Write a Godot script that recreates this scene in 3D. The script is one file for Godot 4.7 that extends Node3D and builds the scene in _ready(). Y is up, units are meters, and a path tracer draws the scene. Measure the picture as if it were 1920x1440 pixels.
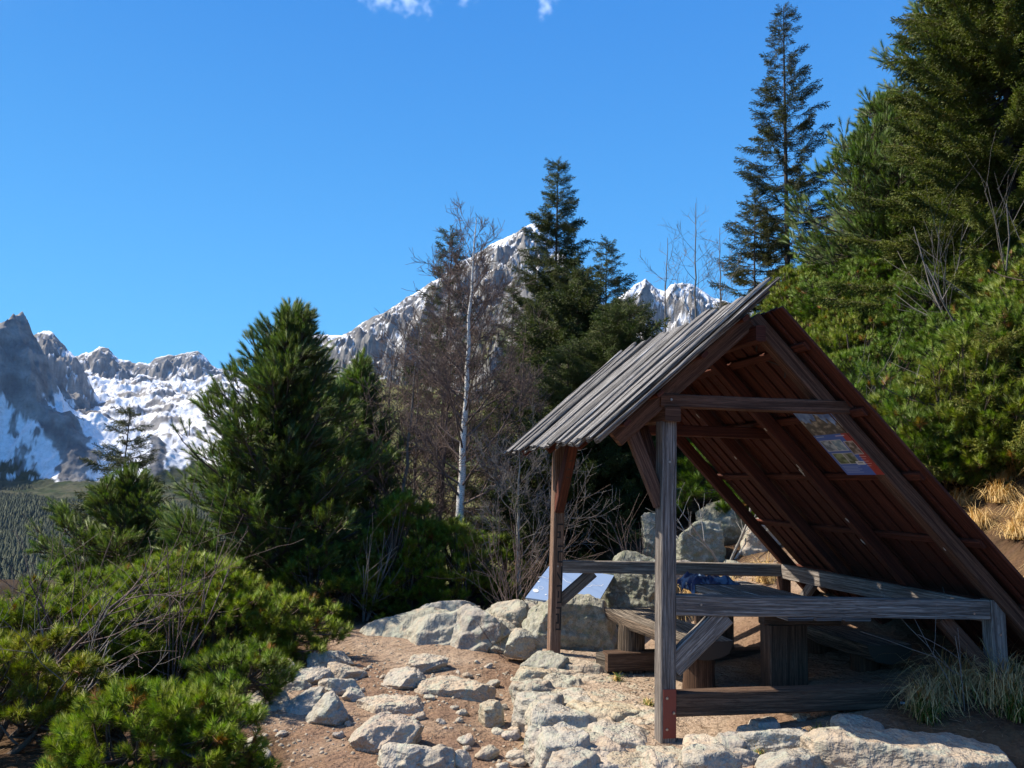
extends Node3D
# A timber rest shelter beside a stony mountain path, spruces and dwarf pines behind it, snowy peaks beyond.

var rng := RandomNumberGenerator.new()
var mats := {}
var used_names := {}
var soft_noise := FastNoiseLite.new()
var ridge_noise := FastNoiseLite.new()
var ico_cache := {}
const SHELTER_AT := Vector3(1.1181, 0, -5.6465)
const ACROSS := Vector3(0.99564, 0, -0.09326)
const BACKWARD := Vector3(-0.22885, 0, -0.97346)


# ---------------------------------------------------------------- geometry helper
class Geo:
	var v := PackedVector3Array()
	var n := PackedVector3Array()
	var uv := PackedVector2Array()
	var c := PackedColorArray()
	var idx := PackedInt32Array()
	var col := Color.WHITE

	func vert(p: Vector3, nn: Vector3, t := Vector2.ZERO) -> int:
		v.append(p)
		n.append(nn)
		uv.append(t)
		c.append(col)
		return v.size() - 1

	func tri(i: int, j: int, k: int) -> void:
		# Godot's front faces run clockwise: turn each triangle so that it faces along its normals
		var cr := (v[j] - v[i]).cross(v[k] - v[i])
		if cr.dot(n[i] + n[j] + n[k]) > 0.0:
			idx.append_array(PackedInt32Array([i, k, j]))
		else:
			idx.append_array(PackedInt32Array([i, j, k]))

	func quad(a: Vector3, b: Vector3, cc: Vector3, d: Vector3, nn: Vector3, s := 1.0) -> void:
		var w := (b - a).length() * s
		var h := (d - a).length() * s
		var i := vert(a, nn, Vector2(0, 0))
		vert(b, nn, Vector2(w, 0))
		vert(cc, nn, Vector2(w, h))
		vert(d, nn, Vector2(0, h))
		tri(i, i + 1, i + 2)
		tri(i, i + 2, i + 3)

	func tube(pts: PackedVector3Array, radii: PackedFloat32Array, sides: int, cap := false) -> void:
		var dir := (pts[1] - pts[0]).normalized()
		var side := dir.cross(Vector3.UP if absf(dir.y) < 0.9 else Vector3.RIGHT).normalized()
		var start := v.size()
		var along := 0.0
		for i in pts.size():
			if i > 0:
				along += (pts[i] - pts[i - 1]).length()
			if i < pts.size() - 1:
				dir = (pts[i + 1] - pts[i]).normalized()
			side = (side - dir * side.dot(dir)).normalized()
			var other := dir.cross(side)
			for k in sides + 1:
				var a := TAU * k / sides
				var nn := side * cos(a) + other * sin(a)
				vert(pts[i] + nn * radii[i], nn, Vector2(along, float(k) / sides))
		for i in pts.size() - 1:
			for k in sides:
				var a := start + i * (sides + 1) + k
				tri(a, a + 1, a + sides + 2)
				tri(a, a + sides + 2, a + sides + 1)
		if cap:
			for e in 2:
				var p: Vector3 = pts[pts.size() - 1] if e else pts[0]
				var dd: Vector3 = (pts[pts.size() - 1] - pts[pts.size() - 2]).normalized() if e else (pts[0] - pts[1]).normalized()
				var m := vert(p, dd, Vector2(0.5, 0.5))
				var ring := start + (pts.size() - 1) * (sides + 1) if e else start
				for k in sides + 1:
					vert(v[ring + k], dd, Vector2(0.5, 0.5) + Vector2.from_angle(TAU * k / sides) * 0.08)
				for k in sides:
					tri(m, m + 1 + k, m + 2 + k)

	func mesh(mat: Material) -> ArrayMesh:
		var a := []
		a.resize(Mesh.ARRAY_MAX)
		a[Mesh.ARRAY_VERTEX] = v
		a[Mesh.ARRAY_NORMAL] = n
		a[Mesh.ARRAY_TEX_UV] = uv
		a[Mesh.ARRAY_COLOR] = c
		a[Mesh.ARRAY_INDEX] = idx
		var m := ArrayMesh.new()
		m.add_surface_from_arrays(Mesh.PRIMITIVE_TRIANGLES, a)
		m.surface_set_material(0, mat)
		return m


func lin(r: float, g: float, b: float) -> Color:
	return Color(r, g, b).linear_to_srgb()


func numbered(called: String) -> String:
	var k: int = used_names.get(called, 0)
	used_names[called] = k + 1
	return called if k == 0 else "%s_%03d" % [called, k]


func tag(o: Node3D, label: String, category: String, group := "") -> void:
	o.set_meta("label", label)
	o.set_meta("category", category)
	if group:
		o.set_meta("group", group)


func thing(called: String, label: String, category: String, at := Vector3.ZERO, group := "") -> Node3D:
	var o := Node3D.new()
	o.name = numbered(called)
	add_child(o)
	o.position = at
	tag(o, label, category, group)
	return o


func put(called: String, m: Mesh, parent: Node3D = null) -> MeshInstance3D:
	var o := MeshInstance3D.new()
	o.mesh = m
	if parent:
		o.name = called
		parent.add_child(o, true)
	else:
		o.name = numbered(called)
		add_child(o)
	return o


func structure(called: String, m: Mesh) -> MeshInstance3D:
	var o := put(called, m)
	o.set_meta("kind", "structure")
	return o


func many(called: String, m: Mesh, where: Array, colors: Array, parent: Node3D) -> MultiMeshInstance3D:
	var mm := MultiMesh.new()
	mm.transform_format = MultiMesh.TRANSFORM_3D
	mm.use_colors = true
	mm.mesh = m
	mm.instance_count = where.size()
	for i in where.size():
		mm.set_instance_transform(i, where[i])
		mm.set_instance_color(i, colors[i])
	var o := MultiMeshInstance3D.new()
	o.multimesh = mm
	if parent:
		o.name = called
		parent.add_child(o, true)
	else:
		o.name = numbered(called)
		add_child(o)
	return o


func copy(o: Node3D, at: Vector3, turn: float, size := 1.0) -> Node3D:
	var c: Node3D = o.duplicate()
	c.name = numbered(RegEx.create_from_string("_\\d{3}$").sub(String(o.name), ""))
	add_child(c)
	c.position = at
	c.rotation.y = turn
	c.scale = Vector3.ONE * size
	return c


func ss(a: float, b: float, x: float) -> float:
	return smoothstep(a, b, x)


func table(pairs: Array, x: float) -> float:
	if x <= pairs[0][0]:
		return pairs[0][1]
	for i in range(1, pairs.size()):
		if x <= pairs[i][0]:
			return lerpf(pairs[i - 1][1], pairs[i][1], (x - pairs[i - 1][0]) / (pairs[i][0] - pairs[i - 1][0]))
	return pairs[pairs.size() - 1][1]


func aim(dir: Vector3, spin: float, size: float, at: Vector3) -> Transform3D:
	# local +y along dir
	var y := dir.normalized()
	var x := y.cross(Vector3.FORWARD if absf(y.z) < 0.9 else Vector3.RIGHT).normalized()
	var b := Basis(x, y, x.cross(y))
	return Transform3D((b * Basis(Vector3.UP, spin)).scaled(Vector3.ONE * size), at)


func rand_dir() -> Vector3:
	return Vector3(rng.randfn(), rng.randfn(), rng.randfn()).normalized()


# ---------------------------------------------------------------- materials
func noise_tex(freq: float, stops: Array, sd: int, octaves := 5, kind := FastNoiseLite.TYPE_SIMPLEX_SMOOTH, size := 512, fractal := FastNoiseLite.FRACTAL_FBM) -> NoiseTexture2D:
	var nz := FastNoiseLite.new()
	nz.noise_type = kind
	nz.frequency = freq
	nz.seed = sd
	nz.fractal_type = fractal
	nz.fractal_octaves = octaves
	nz.fractal_gain = 0.6
	var t := NoiseTexture2D.new()
	t.width = size
	t.height = size
	t.seamless = true
	t.seamless_blend_skirt = 0.2
	t.noise = nz
	if stops.size():
		var g := Gradient.new()
		g.offsets = PackedFloat32Array(stops.map(func(s): return s[0]))
		g.colors = PackedColorArray(stops.map(func(s): return s[1]))
		t.color_ramp = g
	return t


func grain_images(sd: int, dark: Color, light: Color, crack: float, knots: int) -> Array:
	# planks: x runs along the grain (one repeat), y across it; returns [albedo, height]
	var w := 512
	var h := 512
	var a := FastNoiseLite.new()
	a.seed = sd
	a.frequency = 1.0
	a.fractal_octaves = 3
	var ab := PackedByteArray()
	ab.resize(w * h * 3)
	var hb := PackedByteArray()
	hb.resize(w * h)
	var r := RandomNumberGenerator.new()
	r.seed = sd
	var kn := []
	for k in knots:
		kn.append(Vector3(r.randf() * w, r.randf() * h, r.randf_range(5, 11)))
	for y in h:
		var ya := TAU * y / h
		for x in w:
			var xa := TAU * x / w
			var dy := 0.0
			var ring := 0.0
			for k in kn:
				var q := Vector2(wrapf(x - k.x, -w / 2.0, w / 2.0) * 0.35, wrapf(y - k.y, -h / 2.0, h / 2.0))
				var d := q.length()
				if d < k.z * 4.0:
					dy += signf(q.y) * k.z * exp(-d / k.z)
					ring = maxf(ring, 1.0 - ss(k.z * 0.4, k.z * 0.9, d))
			var yy := (y + dy) / h * TAU
			# the grain closes on itself round a ring
			var px := Vector3(cos(yy) * 9.0, sin(yy) * 9.0, sin(xa) * 0.5)
			var fine: float = a.get_noise_3dv(px * 3.2 + Vector3(cos(xa) * 0.8, 0, 0))
			var broad: float = a.get_noise_3dv(px * 0.55 + Vector3(7, cos(xa) * 0.7, 3))
			var split: float = 1.0 - absf(a.get_noise_3dv(px * 1.1 + Vector3(cos(xa), 20, 9)))
			var cr := ss(crack, 1.0, split)
			var t := clampf(0.5 + fine * 0.65 + broad * 0.7, 0, 1)
			t *= 1.0 - 0.85 * cr
			t *= 1.0 - 0.6 * ring
			var col := dark.lerp(light, t)
			var i := (y * w + x) * 3
			ab[i] = col.r8
			ab[i + 1] = col.g8
			ab[i + 2] = col.b8
			hb[y * w + x] = int(clampf(0.6 + fine * 0.3 - cr * 0.6 - ring * 0.1, 0, 1) * 255)
	return [ImageTexture.create_from_image(Image.create_from_data(w, h, false, Image.FORMAT_RGB8, ab)), ImageTexture.create_from_image(Image.create_from_data(w, h, false, Image.FORMAT_L8, hb))]


func wood(key: String, g: Array, tint: Color, bump: float, rough := 0.85, detail: Texture2D = null) -> StandardMaterial3D:
	var m := StandardMaterial3D.new()
	m.resource_name = key
	m.albedo_texture = g[0]
	m.albedo_color = tint
	m.roughness = rough
	m.metallic_specular = 0.35
	m.heightmap_enabled = true
	m.heightmap_texture = g[1]
	m.heightmap_scale = bump
	m.uv1_scale = Vector3(0.4, 1.6, 1)
	m.vertex_color_use_as_albedo = true
	if detail:
		m.detail_enabled = true
		m.detail_albedo = detail
		m.detail_uv_layer = BaseMaterial3D.DETAIL_UV_2
		m.uv2_triplanar = true
		m.uv2_world_triplanar = true
		m.uv2_scale = Vector3.ONE * 1.3
	mats[key] = m
	return m


func stone(key: String, base: Texture2D, tint: Color, bump: Texture2D, depth: float, cover: Texture2D, scale := 1.0) -> StandardMaterial3D:
	var m := StandardMaterial3D.new()
	m.resource_name = key
	m.albedo_texture = base
	m.albedo_color = tint
	m.vertex_color_use_as_albedo = true
	m.roughness = 0.92
	m.metallic_specular = 0.3
	m.uv1_triplanar = true
	m.uv1_world_triplanar = true
	m.uv1_scale = Vector3.ONE * scale
	m.heightmap_enabled = true
	m.heightmap_texture = bump
	m.heightmap_scale = depth
	if cover:
		m.detail_enabled = true
		m.detail_albedo = cover
		m.detail_uv_layer = BaseMaterial3D.DETAIL_UV_2
		m.uv2_triplanar = true
		m.uv2_world_triplanar = true
		m.uv2_scale = Vector3.ONE * 0.83
	mats[key] = m
	return m


func plain(key: String, c: Color, rough := 0.8, vertex := false, back := Color.BLACK) -> StandardMaterial3D:
	var m := StandardMaterial3D.new()
	m.resource_name = key
	m.albedo_color = c
	m.roughness = rough
	m.vertex_color_use_as_albedo = vertex
	if back != Color.BLACK:
		m.backlight_enabled = true
		m.backlight = back
	mats[key] = m
	return m


func make_materials() -> void:
	var clear := Color(1, 1, 1, 0)
	# timber
	var g_weathered := grain_images(3, lin(0.10, 0.083, 0.072), lin(0.44, 0.395, 0.355), 0.90, 5)
	var g_red := grain_images(8, lin(0.042, 0.013, 0.009), lin(0.145, 0.044, 0.026), 0.93, 4)
	var g_roof := grain_images(14, lin(0.04, 0.037, 0.036), lin(0.64, 0.62, 0.60), 0.78, 3)
	wood("weathered_timber", g_weathered, Color.WHITE, 0.45)
	var g_split := grain_images(19, lin(0.085, 0.07, 0.062), lin(0.42, 0.375, 0.335), 0.84, 9)
	wood("split_timber", g_split, Color.WHITE, 0.6)
	wood("brown_timber", g_weathered, lin(0.46, 0.27, 0.20), 0.3)
	wood("worn_red_timber", g_weathered, lin(0.82, 0.60, 0.48), 0.4)
	wood("dark_timber", g_weathered, lin(0.40, 0.28, 0.21), 0.4)
	wood("red_timber", g_red, Color.WHITE, 0.2, 0.75)
	wood("roof_timber", g_roof, Color.WHITE, 0.7)
	wood("log_timber", g_roof, lin(0.86, 0.74, 0.60), 0.6)
	wood("table_timber", g_roof, lin(0.9, 0.9, 0.92), 0.35, 0.5)
	plain("plate_red", lin(0.19, 0.035, 0.022), 0.6)
	var bolt := plain("bolt_metal", lin(0.45, 0.42, 0.38), 0.4)
	bolt.metallic = 0.8
	plain("black_paint", lin(0.012, 0.010, 0.010), 0.6)
	plain("white_chip", lin(0.55, 0.53, 0.5), 0.8)
	# stone
	var speck := noise_tex(0.09, [[0.0, lin(0.17, 0.165, 0.155)], [0.32, lin(0.36, 0.345, 0.32)], [0.5, lin(0.46, 0.44, 0.41)], [0.62, lin(0.52, 0.5, 0.465)], [0.8, lin(0.60, 0.58, 0.55)], [1.0, lin(0.27, 0.25, 0.23)]], 21, 6)
	var crag := noise_tex(0.012, [], 22, 8)
	var lichen := noise_tex(0.012, [[0.0, Color(lin(0.31, 0.33, 0.27), 0.75)], [0.36, Color(lin(0.36, 0.39, 0.31), 0.55)], [0.43, Color(lin(0.4, 0.4, 0.36), 0.0)], [0.6, Color(lin(0.5, 0.42, 0.32), 0.0)], [0.68, Color(lin(0.46, 0.35, 0.25), 0.5)], [1.0, Color(lin(0.40, 0.29, 0.2), 0.6)]], 23, 6)
	var green := noise_tex(0.018, [[0.0, Color(lin(0.10, 0.13, 0.09), 0.85)], [0.4, Color(lin(0.21, 0.23, 0.15), 0.6)], [0.52, Color(lin(0.3, 0.3, 0.27), 0.0)], [0.64, Color(lin(0.45, 0.47, 0.4), 0.4)], [1.0, Color(lin(0.5, 0.52, 0.45), 0.7)]], 24, 6)
	stone("pale_granite", speck, lin(0.80, 0.745, 0.67), crag, 5.0, lichen)
	stone("warm_granite", speck, lin(0.86, 0.745, 0.62), crag, 5.0, lichen)
	stone("cool_granite", speck, lin(0.70, 0.68, 0.63), crag, 5.0, lichen)
	stone("green_granite", speck, lin(0.60, 0.60, 0.52), crag, 4.0, green)
	stone("dark_granite", speck, lin(0.40, 0.40, 0.35), crag, 4.0, green)
	stone("outcrop_granite", speck, lin(0.66, 0.66, 0.63), crag, 5.0, lichen, 0.6)
	# ground
	var soil := noise_tex(0.05, [[0.0, lin(0.50, 0.47, 0.44)], [0.45, lin(0.85, 0.84, 0.83)], [0.6, lin(1, 1, 1)], [1.0, lin(1.0, 0.94, 0.88)]], 31, 7)
	var gm := stone("soil", soil, Color.WHITE, crag, 4.0, null, 1.1)
	gm.metallic_specular = 0.15
	plain("pebble", Color.WHITE, 0.9, true)
	plain("litter", Color.WHITE, 0.9, true)
	# far terrain
	var far_tex := noise_tex(0.03, [[0.0, lin(0.5, 0.5, 0.5)], [0.5, lin(0.9, 0.9, 0.9)], [1.0, lin(1, 1, 1)]], 41, 6)
	var tm := stone("mountain_face", far_tex, Color.WHITE, crag, 2.0, null, 0.006)
	tm.heightmap_scale = 250.0
	tm.metallic_specular = 0.1
	# plants
	plain("needle", Color.WHITE, 0.55, true, Color(0.72, 0.82, 0.3))
	plain("spruce_needle", Color.WHITE, 0.6, true, Color(0.6, 0.68, 0.28))
	plain("forest", Color.WHITE, 0.9, true)
	var bl := plain("blade", Color.WHITE, 0.8, true, Color(0.5, 0.45, 0.25))
	bl.metallic_specular = 0.2
	var bark_h := noise_tex(0.05, [], 51, 5)
	var bark := noise_tex(0.04, [[0.0, lin(0.5, 0.5, 0.5)], [0.5, lin(0.85, 0.85, 0.85)], [1.0, lin(1.3, 1.3, 1.3)]], 52, 5)
	for b in [["pine_bark", lin(0.13, 0.10, 0.08)], ["spruce_bark", lin(0.10, 0.085, 0.075)], ["grey_bark", lin(0.26, 0.235, 0.215)], ["twig_bark", lin(0.21, 0.155, 0.135)], ["pale_bark", lin(0.42, 0.40, 0.36)]]:
		var m := stone(b[0], bark, b[1], bark_h, 1.0, null, 4.0)
		m.vertex_color_use_as_albedo = true
	var birch := noise_tex(0.035, [[0.0, lin(0.04, 0.035, 0.03)], [0.30, lin(0.10, 0.09, 0.08)], [0.36, lin(0.66, 0.65, 0.62)], [0.6, lin(0.80, 0.79, 0.76)], [1.0, lin(0.6, 0.58, 0.54)]], 53, 5)
	var bm := stone("birch_bark", birch, Color.WHITE, bark_h, 0.6, null, 2.0)
	bm.uv1_scale = Vector3(1.2, 4.0, 1.2)


# ---------------------------------------------------------------- land
func ledge_edge(z: float) -> float:
	return table([[-8.6, 0.30], [-8.1, 0.26], [-6.8, 0.22], [-6.1, 0.30], [-5.4, 0.34], [-4.6, 0.42], [-3.0, 0.6]], z)


func land(x: float, z: float) -> float:
	var y := -0.2
	# the stone terrace that carries the shelter
	var e := ledge_edge(z) + soft_noise.get_noise_2d(x * 3, z * 9) * 0.06
	y += 0.19 * ss(e - 0.02, e + 0.14, x) * ss(-9.6, -8.5, z)
	y += clampf((x - 1.5) * 0.15, 0.0, 0.5) * ss(-4.4, -5.6, z) * ss(-13.0, -9.0, z)
	# the wooded hillside behind and to the right
	var right := 0.85 * (x - 4.4) + 0.28 * minf(-z - 7.0, 13.0) - 0.45 * maxf(0.0, -z - 22.0)
	var behind := minf(0.36 * (-z - 9.0), 2.6) + 0.3 * (x - 1.6)
	behind = minf(behind, 5.0) * ss(-0.6, 1.8, x)
	var up := maxf(right, behind) + maxf(0.0, 0.4 - absf(right - behind)) * 0.15
	up = (up + sqrt(up * up + 0.10)) * 0.5 - 0.10
	y += maxf(0.0, up)
	# the shoulder falls away to the valley on the left and behind the pines
	var left := maxf(0.0, -x - 2.4)
	y -= 0.05 * left + 0.035 * maxf(0.0, left - 4.0) ** 1.5
	var back := maxf(0.0, -z - 15.0)
	y -= (0.16 * back + 0.006 * back * back) * ss(3.0, -2.0, x)
	var bumps := 0.05 if x < e else 0.03
	y += soft_noise.get_noise_2d(x * 8, z * 8) * bumps + soft_noise.get_noise_2d(x * 40 + 70, z * 40) * 0.022
	return y


func grid_mesh(px: PackedFloat32Array, pz: PackedFloat32Array, height: Callable, paint: Callable, mat: Material) -> ArrayMesh:
	var g := Geo.new()
	var w := px.size()
	var hs := PackedFloat32Array()
	for z in pz:
		for x in px:
			hs.append(height.call(x, z))
	for j in pz.size():
		for i in w:
			var i0 := maxi(i - 1, 0)
			var i1 := mini(i + 1, w - 1)
			var j0 := maxi(j - 1, 0)
			var j1 := mini(j + 1, pz.size() - 1)
			var sx := (hs[j * w + i1] - hs[j * w + i0]) / (px[i1] - px[i0])
			var sz := (hs[j1 * w + i] - hs[j0 * w + i]) / (pz[j1] - pz[j0])
			g.col = paint.call(px[i], pz[j], hs[j * w + i])
			g.vert(Vector3(px[i], hs[j * w + i], pz[j]), Vector3(-sx, 1, -sz).normalized(), Vector2(px[i], pz[j]))
	for j in pz.size() - 1:
		for i in w - 1:
			var a := j * w + i
			g.tri(a, a + 1, a + w + 1)
			g.tri(a, a + w + 1, a + w)
	return g.mesh(mat)


func spaced(parts: Array) -> PackedFloat32Array:
	# parts: [from, to, step]
	var out := PackedFloat32Array()
	for p in parts:
		var k := int(round(absf(p[1] - p[0]) / p[2]))
		for i in k:
			out.append(lerpf(p[0], p[1], float(i) / k))
	out.append(parts[parts.size() - 1][1])
	return out


func paint_ground(x: float, z: float, _y: float) -> Color:
	var dirt := Color(0.222, 0.148, 0.102)
	var sand := Color(0.40, 0.315, 0.24)
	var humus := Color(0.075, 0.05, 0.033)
	var n1: float = soft_noise.get_noise_2d(x * 22, z * 22)
	var n2: float = soft_noise.get_noise_2d(x * 60 + 30, z * 60)
	var e := ledge_edge(z)
	var c := dirt.lerp(sand, clampf(0.25 + n1 * 0.9 + n2 * 0.4, 0, 1))
	if x > e:
		c = c.lerp(Color(0.40, 0.32, 0.25), 0.7 * ss(2.0, 1.4, x + n1 * 0.6))
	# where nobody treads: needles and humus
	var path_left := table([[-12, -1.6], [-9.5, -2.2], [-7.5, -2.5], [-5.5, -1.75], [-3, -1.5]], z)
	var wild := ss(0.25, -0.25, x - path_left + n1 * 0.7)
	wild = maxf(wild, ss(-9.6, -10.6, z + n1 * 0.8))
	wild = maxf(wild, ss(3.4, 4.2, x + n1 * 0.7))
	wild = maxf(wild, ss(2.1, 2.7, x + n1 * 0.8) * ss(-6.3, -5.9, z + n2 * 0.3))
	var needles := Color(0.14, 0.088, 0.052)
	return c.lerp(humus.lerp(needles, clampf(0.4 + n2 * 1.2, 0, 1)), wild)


func build_ground() -> void:
	var px := spaced([[-45, -12, 1.5], [-12, -3, 0.35], [-3, 4.4, 0.045], [4.4, 14, 0.3], [14, 60, 2.0]])
	var pz := spaced([[25, -3.5, 1.5], [-3.5, -9.6, 0.045], [-9.6, -20, 0.25], [-20, -60, 1.5]])
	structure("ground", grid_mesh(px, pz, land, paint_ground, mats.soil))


func sky_line(px: float, pairs: Array, far: float) -> float:
	# height in metres of a crest given as [bearing, rise], both in thousandths of the distance
	return table(pairs, px) * 0.001 * far


func polar_terrain(called: String, b0: float, b1: float, db: float, rows: PackedFloat32Array, height: Callable, paint: Callable) -> void:
	# a sheet of land laid out by bearing and range, so that near slopes get smaller triangles than far ones
	var g := Geo.new()
	var cols := int((b1 - b0) / db) + 1
	var pos := PackedVector3Array()
	for r in rows:
		for i in cols:
			var b := b0 + db * i
			var d := Vector3(b * 0.001, 0, -1)
			var p := d * r
			p.y = height.call(p.x, p.z, b, r)
			pos.append(p)
	for j in rows.size():
		for i in cols:
			var k := j * cols + i
			var dx := pos[j * cols + mini(i + 1, cols - 1)] - pos[j * cols + maxi(i - 1, 0)]
			var dz := pos[mini(j + 1, rows.size() - 1) * cols + i] - pos[maxi(j - 1, 0) * cols + i]
			var nn := dx.cross(dz)
			nn = (nn if nn.y > 0 else -nn).normalized()
			# how far the spot lies below or above its surroundings
			var i0 := maxi(i - 4, 0)
			var i1 := mini(i + 4, cols - 1)
			var hollow := (pos[j * cols + i0].y + pos[j * cols + i1].y) * 0.5 - pos[k].y
			g.col = paint.call(pos[k], nn, rows[j], hollow)
			g.vert(pos[k], nn)
	for j in rows.size() - 1:
		for i in cols - 1:
			var a := j * cols + i
			g.tri(a, a + 1, a + cols + 1)
			g.tri(a, a + cols + 1, a + cols)
	structure(called, g.mesh(mats.mountain_face))


const FAR_RIDGE := [[-816, 127], [-745, 122], [-676, 131], [-636, 154], [-609, 162], [-593, 149], [-576, 150], [-571, 153], [-564, 156], [-559, 155], [-554, 160], [-548, 164], [-536, 162], [-528, 154], [-521, 148], [-508, 147], [-500, 143], [-491, 145], [-481, 143], [-474, 150], [-467, 153], [-456, 156], [-446, 155], [-435, 159], [-426, 161], [-417, 162], [-411, 158], [-405, 153], [-397, 144], [-389, 140], [-377, 138], [-366, 138], [-345, 135], [-310, 136], [-269, 151], [-227, 167], [-143, 184], [-44, 187]]
const SECOND_PEAK := [[-780, 121], [-719, 137], [-665, 160], [-648, 168], [-639, 177], [-631, 180], [-622, 184], [-612, 182], [-606, 176], [-597, 167], [-589, 159], [-579, 151], [-571, 142], [-550, 107], [-514, 59], [-468, 18]]
const CENTRE_PEAK := [[-372, 119], [-325, 142], [-284, 161], [-256, 173], [-248, 182], [-229, 190], [-215, 197], [-207, 205], [-195, 213], [-188, 218], [-177, 221], [-160, 233], [-145, 245], [-132, 251], [-119, 262], [-105, 271], [-91, 282], [-78, 294], [-63, 302], [-49, 311], [-33, 323], [-24, 327], [-10, 334], [-1, 338], [9, 347], [15, 351], [24, 353], [32, 350], [38, 341], [48, 334], [59, 321], [77, 299], [103, 272], [132, 233], [183, 180]]
const RIGHT_PEAK := [[55, 190], [97, 221], [125, 242], [139, 254], [151, 262], [161, 272], [170, 276], [175, 281], [182, 274], [191, 267], [201, 264], [209, 273], [221, 276], [236, 275], [248, 269], [264, 258], [297, 249], [346, 229], [453, 203]]


func crag_side(x: float, z: float) -> Vector3:
	# the crag on the left: [metres right of its crest, rib or gully, height]
	var d := -z
	var x0 := -1050.0 + (1600.0 - d) * (0.0 if d < 1600.0 else 0.55)
	var away := x - x0
	var top := table([[800, -120], [950, -60], [1100, 5], [1280, 95], [1440, 195], [1540, 283], [1600, 318], [1750, 290], [2000, 200], [2400, 90]], d)
	var warp: float = soft_noise.get_noise_2d(x * 0.05, z * 0.05 + 300)
	var rib := absf(fposmod((d * 0.85 + x * 0.5) / 190.0 + warp * 1.1, 1.0) - 0.5) * 2.0
	var side := top - table([[-400, 500], [0, 0], [50, 70], [110, 163], [200, 208], [330, 262], [520, 330], [800, 405], [1200, 470]], away)
	side += (rib - 0.5) * table([[0, 25], [110, 60], [220, 34], [330, 18], [520, 8]], away)
	return Vector3(away, rib, side)


func left_land(x: float, z: float, b: float, r: float) -> float:
	var rough: float = ridge_noise.get_noise_2d(x * 0.9, z * 0.9)
	var wide: float = ridge_noise.get_noise_2d(x * 0.33 + 400, z * 0.33)
	var fine: float = ridge_noise.get_noise_2d(x * 4.0 + 900, z * 4.0)
	var soft: float = soft_noise.get_noise_2d(x * 0.035, z * 0.035)
	var y := table([[40, -4], [60, -11], [120, -36], [300, -88], [600, -104], [900, -92], [1200, -62], [1500, -22], [2000, 40], [2500, 150], [3000, 300], [3350, 400], [3600, 430], [4200, 250]], r)
	y += soft * table([[40, 1], [200, 6], [900, 14], [2000, 50], [3500, 70], [4200, 60]], r)
	y += wide * table([[40, 0], [1200, 6], [2000, 40], [3000, 60]], r)
	y += rough * table([[40, 0.2], [300, 2], [1200, 4], [1900, 13], [3000, 26], [4200, 20]], r) + fine * table([[40, 0.1], [1500, 2], [3500, 5]], r)
	# the far head wall
	var crest := sky_line(b, FAR_RIDGE, 3600.0)
	var off := r - 3600.0
	var a := absf(off)
	var wall := crest - (0.95 if off < 0 else 1.5) * a + minf(a, 150.0) * 0.55 * rough + minf(a + 14.0, 70.0) * 0.34 * fine
	y = maxf(y, wall)
	crest = sky_line(b, SECOND_PEAK, 2800.0)
	off = r - 2800.0
	a = absf(off)
	y = maxf(y, crest - 0.95 * a + minf(a, 150.0) * 0.5 * rough + minf(a + 14.0, 70.0) * 0.34 * fine)
	var s := crag_side(x, z)
	return maxf(y, s.z + soft_noise.get_noise_2d(x * 0.6, z * 0.6) * table([[0, 10], [150, 14], [300, 5]], s.x) + rough * table([[0, 16], [120, 24], [250, 10], [500, 5]], s.x) + fine * table([[0, 12], [130, 10], [250, 3]], s.x))


func rock_tone(p: Vector3) -> Color:
	var n3: float = soft_noise.get_noise_3d(p.x * 0.9, p.y * 1.4, p.z * 0.9)
	return Color(0.15, 0.148, 0.15).lerp(Color(0.32, 0.305, 0.29), clampf(0.5 + n3 * 1.3, 0, 1))


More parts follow.
